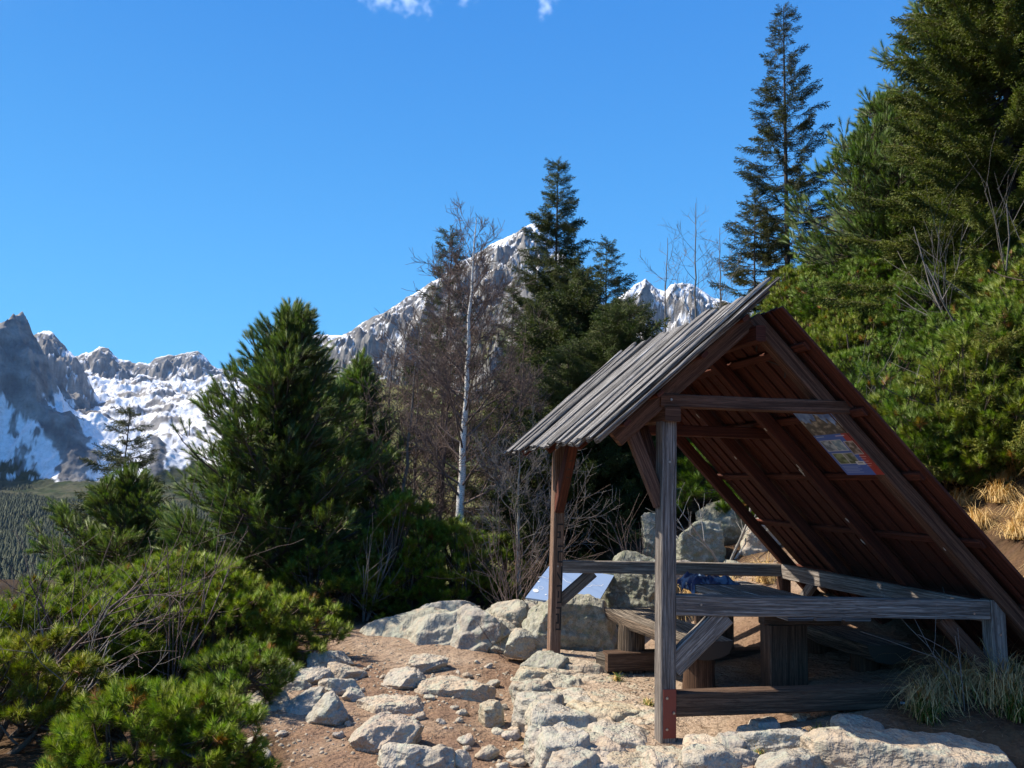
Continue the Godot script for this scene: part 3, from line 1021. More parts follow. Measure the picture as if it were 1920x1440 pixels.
	for k in 4:
		var a := k * TAU / 8
		ribbon(g, [Vector2(0.2 - cos(a) * 0.03, 0.25 - sin(a) * 0.03), Vector2(0.2 + cos(a) * 0.03, 0.25 + sin(a) * 0.03)], 0.008, at0, right_dir, BACKWARD, rn)
	put("painted_star", g.mesh(mats.black_paint), s)
	# flakes of white paint on rafters and boards
	for q in [[1.5, 1.2, 0.094], [1.0, 0.98, -0.055], [1.45, 0.98, -0.055], [1.5, 1.0, -0.055], [2.05, 0.95, -0.055], [1.85, 0.02, -0.055], [2.28, 0.05, -0.055], [1.38, 0.03, -0.055], [0.9, 0.06, -0.055], [0.75, 1.9, -0.055], [1.3, 1.88, -0.055], [2.3, 1.0, -0.055], [1.1, 0.3, 0.094]]:
		put("paint_flake", chip(sh(0.72, 3.07, q[1]) + right_dir * q[0] + right_up * q[2], right_dir, BACKWARD, rn, rng.randf_range(0.05, 0.11), rng.randf_range(0.02, 0.045)), s)
	# the printed poster under the lean-to
	g = Geo.new()
	var a0: Vector3 = sh(1.27, 0, 0.41)
	a0.y = 3.07 - (1.27 - 0.72) * 1.0741
	a0 += right_up * -0.062
	var along := right_dir * 0.72
	var wide2 := BACKWARD * -0.43
	var i0 := g.vert(a0, rn, Vector2(0, 0))
	g.vert(a0 + wide2, rn, Vector2(1, 0))
	g.vert(a0 + wide2 + along, rn, Vector2(1, 1))
	g.vert(a0 + along, rn, Vector2(0, 1))
	g.tri(i0, i0 + 1, i0 + 2)
	g.tri(i0, i0 + 2, i0 + 3)
	var po := put("poster", g.mesh(poster_material()))
	po.position = SHELTER_AT
	tag(po, "blue and red printed poster with photographs fixed under the shelter roof", "poster")


func half_log(p0: Vector3, p1: Vector3, wide: float, thick: float, mat: Material, wavy: float) -> ArrayMesh:
	# a split log: flat sawn face up, rounded bark side down
	var g := Geo.new()
	var d := (p1 - p0).normalized()
	var side := d.cross(Vector3.UP).normalized()
	var length := (p1 - p0).length()
	var steps := 16
	var around := 10
	var sd := rng.randf() * 900.0
	var du := rng.randf()
	var rows := []
	for i in steps + 1:
		var f := float(i) / steps
		var l: float = wide * 0.5 * (1.0 + soft_noise.get_noise_2d(sd + f * 40, 0) * wavy)
		var r: float = wide * 0.5 * (1.0 + soft_noise.get_noise_2d(sd + f * 40, 90) * wavy)
		var th: float = thick * (1.0 + soft_noise.get_noise_2d(sd + f * 50, 200) * wavy)
		var c := p0 + d * f * length
		var pts := []
		for k in around + 1:
			var a := PI * k / around
			var w := l if cos(a) > 0 else r
			var lump: float = 1.0 + soft_noise.get_noise_3d(sd + f * 90, k * 30, 5) * 0.12
			pts.append(c - side * cos(a) * w * lump - Vector3.UP * pow(sin(a), 0.7) * th * lump)
		rows.append(pts)
	# top face
	var b := g.v.size()
	for i in steps + 1:
		var f := float(i) / steps
		for k in 5:
			var t := k / 4.0
			var p: Vector3 = rows[i][0].lerp(rows[i][around], t)
			p.y += soft_noise.get_noise_2d(sd + f * 60, t * 60) * 0.008
			g.vert(p, Vector3.UP, Vector2(f * length + du, t * wide + du))
	for i in steps:
		for k in 4:
			var a := b + i * 5 + k
			g.tri(a, a + 1, a + 6)
			g.tri(a, a + 6, a + 5)
	b = g.v.size()
	g.col = Color(0.62, 0.56, 0.52)
	for i in steps + 1:
		for k in around + 1:
			var a := PI * k / around
			g.vert(rows[i][k], (-side * cos(a) - Vector3.UP * sin(a)).normalized(), Vector2(float(i) / steps * length, float(k) / around * 0.6))
	for i in steps:
		for k in around:
			var a := b + i * (around + 1) + k
			g.tri(a, a + 1, a + around + 2)
			g.tri(a, a + around + 2, a + around + 1)
	for e in 2:
		var pts: Array = rows[steps] if e else rows[0]
		var nn := d if e else -d
		var m := g.vert((pts[0] + pts[around]) * 0.5 - Vector3.UP * 0.02, nn, Vector2(0.1, 0.1))
		for k in around + 1:
			g.vert(pts[k], nn, Vector2(0.1 + k * 0.004, 0.1))
		for k in around:
			g.tri(m, m + 1 + k, m + 2 + k)
		g.tri(m, m + 1, m + 1 + around)
	return g.mesh(mat)


func stump(p: Vector3, top: float, radius: float, mat: Material, tone: float) -> ArrayMesh:
	var g := Geo.new()
	g.col = Color(tone, tone * 0.9, tone * 0.82)
	var pts := PackedVector3Array()
	var rad := PackedFloat32Array()
	for i in 7:
		var f := i / 6.0
		pts.append(Vector3(p.x, lerpf(p.y, top, f), p.z))
		rad.append(radius * (1.1 - 0.14 * f + soft_noise.get_noise_1d(p.x * 90 + f * 60) * 0.1))
	g.tube(pts, rad, 14, true)
	return g.mesh(mat)


func build_furniture() -> void:
	rng.seed = 21
	# table
	var t := thing("plank_table", "heavy dark plank table standing under the shelter roof", "table", SHELTER_AT)
	for k in 3:
		var u := 1.385 + k * 0.243
		put("table_board", timber(sh(u, 0.78, 0.55), sh(u - 0.005, 0.78, 2.5), 0.238, 0.075, Vector3.UP, mats.table_timber, 0.003, 8, 1.0, 0.006), t)
	put("apron", timber(sh(1.3, 0.69, 0.98), sh(1.98, 0.69, 0.98), 0.12, 0.1, Vector3.UP, mats.dark_timber), t)
	put("apron", timber(sh(1.3, 0.69, 2.2), sh(1.98, 0.69, 2.2), 0.12, 0.1, Vector3.UP, mats.dark_timber), t)
	for v in [0.98, 2.2]:
		put("leg", timber(sh(1.5, 0.0, v), sh(1.5, 0.64, v), 0.36, 0.16, BACKWARD, mats.dark_timber, 0.004, 5), t)
	# benches
	var b := thing("log_bench", "split log bench with a sunlit grey top on round log legs", "bench", SHELTER_AT)
	put("seat", half_log(sh(0.80, 0.5, 0.9), sh(0.76, 0.5, 2.66), 0.48, 0.15, mats.log_timber, 0.35), b)
	put("leg", stump(sh(0.62, -0.02, 2.12), 0.42, 0.125, mats.log_timber, 0.6), b)
	put("leg", stump(sh(0.86, 0.0, 1.2), 0.42, 0.125, mats.dark_timber, 0.8), b)
	b = thing("log_bench", "dark split log bench in deep shade beyond the table", "bench", SHELTER_AT)
	put("seat", half_log(sh(2.36, 0.5, 0.85), sh(2.40, 0.5, 2.1), 0.44, 0.15, mats.log_timber, 0.35), b)
	put("leg", stump(sh(2.34, 0.05, 1.15), 0.42, 0.12, mats.dark_timber, 0.8), b)
	put("leg", stump(sh(2.38, 0.05, 1.85), 0.42, 0.12, mats.dark_timber, 0.8), b)
	var block := put("timber_block", timber(sh(0.30, 0.07, 2.05), sh(0.56, 0.07, 2.2), 0.16, 0.16, Vector3.UP, mats.log_timber, 0.006, 4, 0.7))
	block.position = SHELTER_AT
	tag(block, "short square block of grey timber on the ground beside the round bench leg", "timber block")
	# jacket left on the table
	var g := Geo.new()
	var nx := 44
	var nz := 34
	var pos := PackedVector3Array()
	for j in nz:
		for i in nx:
			var fx := float(i) / (nx - 1)
			var fz := float(j) / (nz - 1)
			var edge := minf(minf(fx, 1 - fx), minf(fz, 1 - fz)) * 6.0
			var u := 1.22 + fx * 0.52 + soft_noise.get_noise_2d(fx * 70, fz * 70) * 0.05
			var v := 2.12 + fz * 0.36 + soft_noise.get_noise_2d(fx * 60 + 200, fz * 60) * 0.05
			var y: float = 0.822 + clampf(edge, 0, 1) * (0.035 + absf(ridge_noise.get_noise_2d(fx * 260, fz * 200)) * 0.055 + soft_noise.get_noise_2d(fx * 90, fz * 90 + 40) * 0.03)
			var hang := maxf(0.0, 1.262 - u)
			if hang > 0:
				y = 0.825 - hang * 2.4
				u = 1.255 - 0.02 * sin(fz * 22.0)
			pos.append(sh(u, y, v))
	for j in nz:
		for i in nx:
			var dx := pos[j * nx + mini(i + 1, nx - 1)] - pos[j * nx + maxi(i - 1, 0)]
			var dz := pos[mini(j + 1, nz - 1) * nx + i] - pos[maxi(j - 1, 0) * nx + i]
			var nn := dx.cross(dz).normalized()
			if nn.y < -0.05 or (absf(nn.y) <= 0.05 and nn.dot(ACROSS) > 0):
				nn = -nn
			var lining := absf(soft_noise.get_noise_2d(i * 4.0, j * 3.0 + 60)) > 0.26
			g.col = Color(0.10, 0.17, 0.30) if lining else Color(0.018, 0.03, 0.10)
			g.vert(pos[j * nx + i], nn)
	for j in nz - 1:
		for i in nx - 1:
			var a := j * nx + i
			g.tri(a, a + 1, a + nx + 1)
			g.tri(a, a + nx + 1, a + nx)
	var cloth := plain("cloth", Color.WHITE, 0.85, true)
	cloth.rim_enabled = true
	cloth.rim = 0.4
	var jk := put("jacket", g.mesh(cloth))
	jk.position = SHELTER_AT
	tag(jk, "crumpled navy blue jacket left on the corner of the plank table", "jacket")


func build_board() -> void:
	# the panorama board that lies on the boulder
	var t := thing("information_board", "tilted pale blue information board lying on the mossy boulder", "information board", Vector3(0.23, 0.46, -9.0))
	var ex := Vector3(0.80, -0.085, 0.0)
	var ey := Vector3(0.295, 0.30, -0.6)
	var nn := ex.cross(ey).normalized()
	if nn.y < 0:
		nn = -nn
	var g := Geo.new()
	var c := [Vector3.ZERO, ex, ex + ey, ey]
	g.quad(c[0] + nn * 0.012, c[1] + nn * 0.012, c[2] + nn * 0.012, c[3] + nn * 0.012, nn)
	for k in 4:
		var p: Vector3 = c[k]
		var q: Vector3 = c[(k + 1) % 4]
		g.quad(p - nn * 0.012, q - nn * 0.012, q + nn * 0.012, p + nn * 0.012, (q - p).cross(nn).normalized())
	g.quad(c[0] - nn * 0.012, c[1] - nn * 0.012, c[2] - nn * 0.012, c[3] - nn * 0.012, -nn)
	var m := plain("board_print", lin(0.27, 0.37, 0.55), 0.28)
	m.metallic_specular = 0.6
	put("panel", g.mesh(m), t)
	# badges, a traced ridge line and rows of small print
	var pale := plain("board_white", lin(0.75, 0.77, 0.8), 0.4)
	var exn := ex.normalized()
	var eyn := nn.cross(exn).normalized()
	if eyn.dot(ey) < 0:
		eyn = -eyn
	for q in [[0.10, 0.10, 0.034], [0.13, 0.28, 0.012], [0.22, 0.05, 0.01]]:
		g = Geo.new()
		var mid: Vector3 = exn * q[0] + eyn * (q[1] + 0.02) + nn * 0.015 + ey * 0.05
		g.tube(PackedVector3Array([mid - nn * 0.002, mid + nn * 0.001]), PackedFloat32Array([q[2], q[2]]), 18, true)
		put("badge", g.mesh(pale), t)
	g = Geo.new()
	var pts := []
	for k in 30:
		var f := k / 29.0
		pts.append(Vector2(0.14 + f * 0.78, 0.42 + soft_noise.get_noise_1d(f * 260.0) * 0.12))
	ribbon(g, pts, 0.006, nn * 0.012, exn, eyn, nn)
	put("ridge_drawing", g.mesh(pale), t)
	g = Geo.new()
	for k in 5:
		ribbon(g, [Vector2(0.60, 0.08 + k * 0.022), Vector2(0.70 - 0.02 * (k % 2), 0.08 + k * 0.022)], 0.005, nn * 0.012, exn, eyn, nn)
	put("small_print", g.mesh(pale), t)
	g = Geo.new()
	for r in [0.03]:
		var ringp := []
		for k in 17:
			ringp.append(Vector2(0.17, 0.22) + Vector2.from_angle(TAU * k / 16) * r)
		ribbon(g, ringp, 0.004, nn * 0.012, exn, eyn, nn)
	put("ring_mark", g.mesh(pale), t)


# ---------------------------------------------------------------- stones laid out
func build_stones() -> void:
	rng.seed = 31
	# loose blocks on the path: [x, z, width, height, depth, turn about y, tilt x, tilt z, material, flat top, label]
	var p := [
		[-1.76, -8.05, 0.46, 0.24, 0.34, 0.2, 0.0, 0.05, "pale_granite", 0.2, "rounded pale boulder behind the slabs beside the dwarf pine"],
		[-2.08, -7.55, 0.34, 0.26, 0.24, -0.5, 0.1, 0.35, "pale_granite", 0.0, "pointed pale stone leaning beside the dwarf pine"],
		[-1.52, -7.68, 0.40, 0.20, 0.32, 0.4, 0.15, -0.1, "warm_granite", 0.35, "pinkish flat-topped slab resting against the rounded boulder"],
		[-1.82, -7.48, 0.52, 0.18, 0.26, 0.25, 0.15, 0.12, "pale_granite", 0.4, "long grey slab lying below the pinkish slab"],
		[-1.90, -7.26, 0.34, 0.11, 0.18, 0.1, 0.1, 0.05, "pale_granite", 0.2, "narrow low stone at the foot of the long grey slab"],
		[-1.48, -7.15, 0.33, 0.20, 0.28, -0.3, 0.0, -0.1, "pale_granite", 0.1, "blocky grey stone beside the pinkish slab"],
		[-1.30, -6.93, 0.19, 0.14, 0.16, 0.4, 0.0, 0.0, "pale_granite", 0.1, "small round stone beside the dark pointed block"],
		[-1.95, -6.66, 0.40, 0.12, 0.42, 0.5, 0.22, 0.12, "cool_granite", 0.45, "flat bluish slab half under the dwarf pine twigs"],
		[-1.68, -6.66, 0.46, 0.13, 0.50, -0.55, 0.3, 0.28, "cool_granite", 0.45, "long tilted bluish slab with a smooth pale face"],
		[-1.38, -6.36, 0.40, 0.25, 0.34, -0.5, 0.3, 0.35, "cool_granite", 0.1, "dark pointed block leaning towards the path"],
		[-0.92, -6.72, 0.60, 0.12, 0.46, 0.15, 0.0, 0.0, "warm_granite", 0.3, "rounded stone bedded flush in the middle of the path"],
		[-0.92, -7.46, 0.44, 0.22, 0.36, -0.3, 0.1, 0.12, "pale_granite", 0.2, "stone half sunk in the path below the layered rock"],
		[-0.80, -8.12, 0.45, 0.22, 0.36, 0.3, 0.1, 0.0, "pale_granite", 0.25, "layered rock on the path in front of the bedrock outcrop"],
		[-0.38, -7.30, 0.74, 0.20, 0.42, -0.06, 0.12, 0.06, "warm_granite", 0.4, "big flat slab with a shadowed underside lying across the path"],
		[-0.08, -6.56, 0.22, 0.28, 0.18, 0.1, 0.0, 0.1, "warm_granite", 0.15, "upright four-sided block standing on the path by the ledge"],
		[-0.85, -5.78, 0.52, 0.30, 0.40, 0.15, 0.05, -0.05, "warm_granite", 0.3, "large square block with a flat broken top in the path"],
		[-0.62, -5.42, 0.40, 0.24, 0.30, 0.4, 0.0, 0.1, "pale_granite", 0.1, "rugged pale rock in front of the large square block"],
		[-0.43, -5.40, 0.30, 0.22, 0.26, -0.4, 0.0, -0.1, "pale_granite", 0.05, "peaked pale rock next to the rugged pale rock"],
		[-0.27, -5.50, 0.19, 0.18, 0.16, 0.7, 0.0, 0.0, "pale_granite", 0.0, "small angular rock right of the peaked pale rock"],
	]
	for i in p.size():
		var q: Array = p[i]
		var y := land(q[0], q[1])
		lay_rock("stone", rock_mesh(5 if q[2] > 0.42 else 4, Vector3(q[2], q[3] * 1.0, q[4]) * 1.0, 100 + i, mats[q[8]], 14, 0.05, q[9]), Vector3(q[0], y + q[3] * 0.10, q[1]), Vector3(q[6], q[5], q[7]), q[10], "stone", "stones on the path")
	# smaller stones strewn over the dirt
	var small := [[0.08, -6.23, 0.14], [-0.09, -5.83, 0.17], [0.12, -5.79, 0.16], [-0.64, -7.02, 0.09], [-0.33, -6.72, 0.09], [-0.67, -6.45, 0.11], [0.01, -7.02, 0.09], [-0.92, -6.29, 0.17], [-0.26, -6.01, 0.13], [0.14, -5.68, 0.10], [0.02, -5.62, 0.09], [-1.16, -6.9, 0.10], [-0.03, -6.33, 0.1], [0.1, -6.4, 0.08], [-1.75, -5.75, 0.12], [-1.62, -5.95, 0.08], [-1.2, -5.95, 0.09], [-0.35, -7.9, 0.1], [-0.15, -8.3, 0.09], [-0.1, -7.75, 0.12], [0.1, -8.0, 0.07]]
	for k in 85:
		var z := rng.randf_range(-5.1, -8.7)
		small.append([rng.randf_range(table([[-9, -1.7], [-7, -1.35], [-5, -1.7]], z), ledge_edge(z) - 0.02), z, 0.02 + 0.055 * pow(rng.randf(), 1.6)])
	var protos := []
	for k in 8:
		protos.append(rock_mesh(2, Vector3(1, 0.5, 0.78) * 1.2, 300 + k, mats[["pale_granite", "warm_granite", "pale_granite", "cool_granite"][k % 4]], 13, 0.07))
	for k in small.size():
		var q: Array = small[k]
		var big: bool = q[2] > 0.085
		var o := lay_rock("loose_stone", protos[k % 8], Vector3(q[0], land(q[0], q[1]) + q[2] * 0.1, q[1]), Vector3(rng.randf_range(-0.2, 0.2), rng.randf() * TAU, rng.randf_range(-0.2, 0.2)), "fist-sized loose granite stone on the dirt of the path" if big else "small granite chip lying loose on the dirt path", "stone", "loose stones on the path" if big else "stone chips on the path")
		o.scale = Vector3.ONE * q[2]
	# gravel too fine to count
	var where := []
	var cols := []
	for k in 5200:
		var z := rng.randf_range(-4.6, -9.4)
		var x := rng.randf_range(-2.5, 1.6)
		if soft_noise.get_noise_2d(x * 25, z * 25) < rng.randf_range(-0.35, 0.4):
			continue
		var s := 0.006 + 0.018 * pow(rng.randf(), 3.0)
		where.append(Transform3D(Basis.from_euler(Vector3(rng.randf(), rng.randf() * TAU, 0)).scaled(Vector3(s, s * 0.7, s)), Vector3(x, land(x, z) + s * 0.15, z)))
		var t := rng.randf_range(0.6, 1.1)
		cols.append(Color(0.42 * t, 0.35 * t, 0.27 * t))
	var gravel := many("gravel", rock_mesh(1, Vector3.ONE * 1.6, 400, mats.pebble, 7, 0.03), where, cols, null)
	tag(gravel, "fine gravel scattered over the reddish dirt path", "gravel")
	gravel.set_meta("kind", "stuff")
	# the rough edging and pavement of the terrace: [x, z, width, height, depth, lift, material]
	var l := [
		[0.40, -7.78, 0.42, 0.20, 0.34, 0.0, "green_granite"], [0.74, -7.80, 0.46, 0.16, 0.36, 0.02, "warm_granite"], [0.34, -7.36, 0.34, 0.2, 0.28, -0.05, "warm_granite"], [0.31, -6.93, 0.36, 0.22, 0.30, -0.06, "pale_granite"],
		[0.54, -7.12, 0.26, 0.2, 0.26, -0.02, "pale_granite"], [0.60, -6.62, 0.30, 0.2, 0.30, -0.02, "pale_granite"], [0.30, -6.46, 0.42, 0.24, 0.28, -0.07, "cool_granite"], [0.82, -6.36, 0.42, 0.2, 0.42, -0.03, "warm_granite"],
		[0.46, -5.98, 0.46, 0.26, 0.34, -0.04, "cool_granite"], [0.90, -5.72, 0.44, 0.2, 0.34, -0.03, "pale_granite"], [0.42, -5.46, 0.34, 0.30, 0.34, -0.07, "cool_granite"], [0.62, -5.48, 0.36, 0.2, 0.3, -0.02, "warm_granite"],
		[0.70, -5.20, 0.34, 0.22, 0.3, -0.05, "pale_granite"], [0.92, -5.22, 0.36, 0.2, 0.28, -0.04, "warm_granite"], [0.46, -5.08, 0.3, 0.24, 0.28, -0.08, "pale_granite"], [0.80, -7.34, 0.36, 0.14, 0.34, -0.02, "warm_granite"],
		[1.00, -7.05, 0.44, 0.12, 0.36, -0.02, "warm_granite"], [1.04, -6.22, 0.40, 0.15, 0.42, -0.02, "warm_granite"], [0.68, -5.74, 0.28, 0.18, 0.3, -0.03, "pale_granite"], [0.94, -6.66, 0.40, 0.13, 0.40, -0.02, "warm_granite"], [0.36, -6.22, 0.28, 0.18, 0.22, -0.05, "warm_granite"], [0.30, -5.72, 0.22, 0.2, 0.22, -0.08, "pale_granite"], [0.52, -6.8, 0.26, 0.16, 0.24, -0.02, "warm_granite"], [0.74, -6.05, 0.3, 0.16, 0.3, -0.02, "warm_granite"], [0.60, -7.55, 0.34, 0.16, 0.24, -0.02, "warm_granite"], [1.10, -5.42, 0.3, 0.18, 0.26, -0.04, "pale_granite"],
	]
	for i in l.size():
		var q: Array = l[i]
		var edge: bool = q[0] < 0.52
		var cool: bool = q[6] in ["cool_granite", "green_granite"]
		var label := ("bluish granite block in the rough stone edging along the path" if cool else "warm beige granite block in the rough stone edging along the path") if edge else ("bluish flat stone set in the terrace before the shelter" if cool else "beige flat stone set in the terrace before the shelter")
		lay_rock("edging_stone" if edge else "terrace_stone", rock_mesh(4, Vector3(q[2], q[3] * (1.4 if edge else 1.1), q[4]) * (1.2 if edge else 1.35), 500 + i, mats[q[6]], 9, 0.04, 0.38), Vector3(q[0], q[3] * 0.02 + q[5] - (0.03 if edge else 0.065), q[1]), Vector3(rng.randf_range(-0.06, 0.1), rng.randf_range(-0.5, 0.5), rng.randf_range(-0.1, 0.06)), label, "stone", "edging stones" if edge else "terrace stones")
	# in front of the shelter
	var r := [
		[1.34, -5.36, 0.26, 0.16, 0.26, 0.02, "warm_granite", "low beige stone against the red foot plate of the post"],
		[1.60, -5.48, 0.30, 0.15, 0.26, 0.03, "cool_granite", "grey stone under the shelter's front edge beside the post"],
		[1.30, -5.02, 0.36, 0.26, 0.34, 0.0, "pale_granite", "bright pale block below the front post"],
		[1.76, -5.62, 0.22, 0.10, 0.2, 0.05, "warm_granite", "thin sunlit beige stone with a ragged edge"],
		[1.95, -5.42, 0.62, 0.24, 0.32, 0.03, "cool_granite", "long pale block with a shaded bluish end before the table"],
		[1.80, -5.04, 0.48, 0.24, 0.34, 0.0, "cool_granite", "broken bluish block in front of the long pale block"],
		[2.45, -5.55, 0.34, 0.20, 0.28, 0.08, "cool_granite", "squarish speckled bluish stone between grass tufts"],
		[2.68, -6.12, 0.22, 0.10, 0.18, 0.12, "cool_granite", "flat grey stone lying on the shaded shelter floor"],
		[2.62, -5.05, 1.35, 0.42, 0.66, -0.04, "warm_granite", "large smooth sunlit boulder before the dry grass tussocks"],
		[3.30, -5.68, 0.12, 0.08, 0.1, 0.14, "pale_granite", "small white stone among the dry grass"],
		[3.30, -5.52, 0.2, 0.11, 0.16, 0.12, "warm_granite", "small rounded stone behind the large smooth boulder"],
		[1.90, -5.84, 0.24, 0.10, 0.2, 0.06, "cool_granite", "bluish stone at the foot of the front sill"],
		[1.06, -5.02, 0.34, 0.22, 0.28, -0.03, "warm_granite", "beige block left of the bright pale block"],
		[2.22, -5.92, 0.2, 0.09, 0.18, 0.08, "cool_granite", "flat bluish stone just inside the front sill"],
		[3.05, -6.1, 0.22, 0.1, 0.2, 0.16, "cool_granite", "bluish stone behind the dry grass tussocks"],
		[1.56, -5.24, 0.26, 0.14, 0.2, 0.0, "cool_granite", "grey wedge of stone between the pale blocks"],
	]
	for i in r.size():
		var q: Array = r[i]
		lay_rock("boulder" if q[2] > 1 else "stone", rock_mesh(5 if q[2] > 0.6 else 4, Vector3(q[2], q[3] * 1.25, q[4]) * 1.05, 600 + i, mats[q[6]], 6 if q[2] > 1 else 11, 0.035, 0.3), Vector3(q[0], q[3] * 0.12 + q[5] - 0.02, q[1]), Vector3(rng.randf_range(-0.05, 0.12), rng.randf_range(-0.3, 0.3), rng.randf_range(-0.08, 0.08)), q[7], "boulder" if q[2] > 1 else "stone")
	# boulders behind
	var b := [
		[0.72, 0.10, -9.05, 1.15, 0.62, 0.75, "green_granite", "mossy green-grey boulder carrying the information board"],
		[1.72, 0.32, -9.75, 1.0, 0.95, 0.8, "dark_granite", "dark coarse boulder behind the log bench"],
		[0.16, -0.02, -8.75, 0.34, 0.26, 0.3, "cool_granite", "small cracked rock at the foot of the mossy boulder"],
		[0.02, 0.05, -9.75, 0.6, 0.42, 0.5, "cool_granite", "pale rubble rock between outcrop and mossy boulder"],
		[0.30, 0.08, -10.1, 0.5, 0.3, 0.5, "cool_granite", "low grey rock under the bare twigs by the outcrop"],
		[2.62, 0.95, -10.75, 0.95, 0.75, 0.7, "green_granite", "pale lichen-covered rock behind the shelter's rear rail"],
		[3.10, 1.22, -11.2, 0.85, 0.62, 0.7, "dark_granite", "rounded dark grey rock on the slope behind the shelter"],
		[3.50, 1.05, -10.55, 0.85, 0.60, 0.6, "pale_granite", "light speckled rock beside the roof's rear edge"],
		[2.12, 0.95, -11.0, 0.55, 1.0, 0.5, "green_granite", "upright lichen rock bearing a white and red trail mark"],
		[2.78, 1.6, -12.0, 0.4, 0.4, 0.4, "dark_granite", "small grey rock high on the slope under the pine"],
		[5.62, 1.35, -8.7, 0.75, 0.6, 0.6, "cool_granite", "bluish rock on the slope above the lean-to roof"],
		[5.95, 1.25, -8.1, 0.6, 0.5, 0.5, "pale_granite", "pale rock at the lower end of the lean-to roof"],
		[2.32, 0.62, -10.3, 0.5, 0.34, 0.4, "pale_granite", "low pale rock in front of the trail mark rock"],
		[3.00, 0.70, -10.1, 0.5, 0.34, 0.4, "green_granite", "low lichen rock behind the rear rail"],
	]
	for i in b.size():
		var q: Array = b[i]
		var o := lay_rock("boulder" if q[3] > 0.5 else "rock", rock_mesh(5 if i < 2 else 4, Vector3(q[3], q[4] * 1.1, q[5]) * (1.05 if i < 5 else 0.9), 700 + i, mats[q[6]], 12, 0.05), Vector3(q[0], q[1], q[2]), Vector3(0, rng.randf_range(-0.4, 0.4), 0), q[7], "boulder" if q[3] > 0.5 else "rock")
		if i == 8:
			var stripes := [["white_chip", 0.0], ["plate_red", -0.045], ["white_chip", -0.09]]
			for k in 3:
				var mk := put("trail_mark", timber(Vector3(-0.05, 0.42 + stripes[k][1], 0.262), Vector3(0.17, 0.42 + stripes[k][1], 0.232), 0.01, 0.045, Vector3.UP, mats[stripes[k][0]], 0.0, 1), o)
				mk.set_meta("label", "painted trail mark stripe")
	# the bedrock outcrop beside the path: slabs that dip towards it
	var oc := [
		[-1.62, -0.20, -9.85, 0.75, 0.34, 0.6, 0.15, 0.30, "low bluish slab at the left end of the bedrock outcrop"],
		[-1.15, -0.16, -9.72, 0.85, 0.46, 0.75, 0.1, 0.32, "sloping blue-grey slab in the bedrock outcrop, second from its low end"],
		[-0.70, -0.10, -9.62, 0.80, 0.56, 0.85, 0.05, 0.42, "ribbed pale slab in the middle of the bedrock outcrop"],
		[-0.34, -0.08, -9.48, 0.72, 0.62, 0.80, -0.1, 0.5, "highest tilted slab of the bedrock outcrop"],
		[-0.02, -0.12, -9.35, 0.50, 0.50, 0.6, 0.2, 0.35, "blunt block at the right end of the bedrock outcrop"],
		[-0.95, -0.20, -9.28, 0.50, 0.22, 0.36, 0.3, 0.12, "low toe of the bedrock outcrop reaching the path"],
		[-0.75, -0.02, -10.15, 0.8, 0.5, 0.6, 0.0, 0.2, "rear hump of the bedrock outcrop against the pines"],
		[-0.12, 0.0, -10.0, 0.55, 0.45, 0.5, 0.5, 0.2, "cracked rear block of the bedrock outcrop"],
	]
	for i in oc.size():
		var q: Array = oc[i]
		lay_rock("rock_outcrop", rock_mesh(5, Vector3(q[3] * 1.25, q[4] * 1.0, q[5] * 1.2) * 1.1, 820 + i, mats.outcrop_granite, 15, 0.045), Vector3(q[0], q[1] - 0.07, q[2]), Vector3(0.18, q[6], q[7]), q[8], "rock outcrop", "slabs of the bedrock outcrop")
	# a pale root arching out of the dirt
	for q in [[[[-1.95, -5.72], [-1.8, -5.66], [-1.66, -5.62], [-1.58, -5.5], [-1.56, -5.32], [-1.6, -5.2]], 0.02], [[[-1.35, -5.15], [-1.22, -5.2], [-1.1, -5.17]], 0.022]]:
		var pts := PackedVector3Array()
		var rad := PackedFloat32Array()
		for k in q[0].size():
			var h: float = 0.03 * sin(PI * k / (q[0].size() - 1.0)) + 0.004
			pts.append(Vector3(q[0][k][0], land(q[0][k][0], q[0][k][1]) + h, q[0][k][1]))
			rad.append(q[1] * (0.6 + 0.5 * sin(PI * k / (q[0].size() - 1.0))))
		var rg := Geo.new()
		rg.tube(pts, rad, 8, true)
		var ro := put("tree_root", rg.mesh(mats.pale_bark))
		tag(ro, "pale bent root arching out of the dirt by the front dwarf pine" if q[0].size() > 3 else "short pale root crossing the dirt at the path's near edge", "root")
	var li := rock_mesh(2, Vector3(0.05, 0.035, 0.03) * 1.5, 901, mats.board_white, 6, 0.1)
	lay_rock("paper_scrap", li, Vector3(2.98, 0.2, -5.95), Vector3(0.3, 0.4, 0.2), "small white scrap of paper beside the dry grass", "litter")


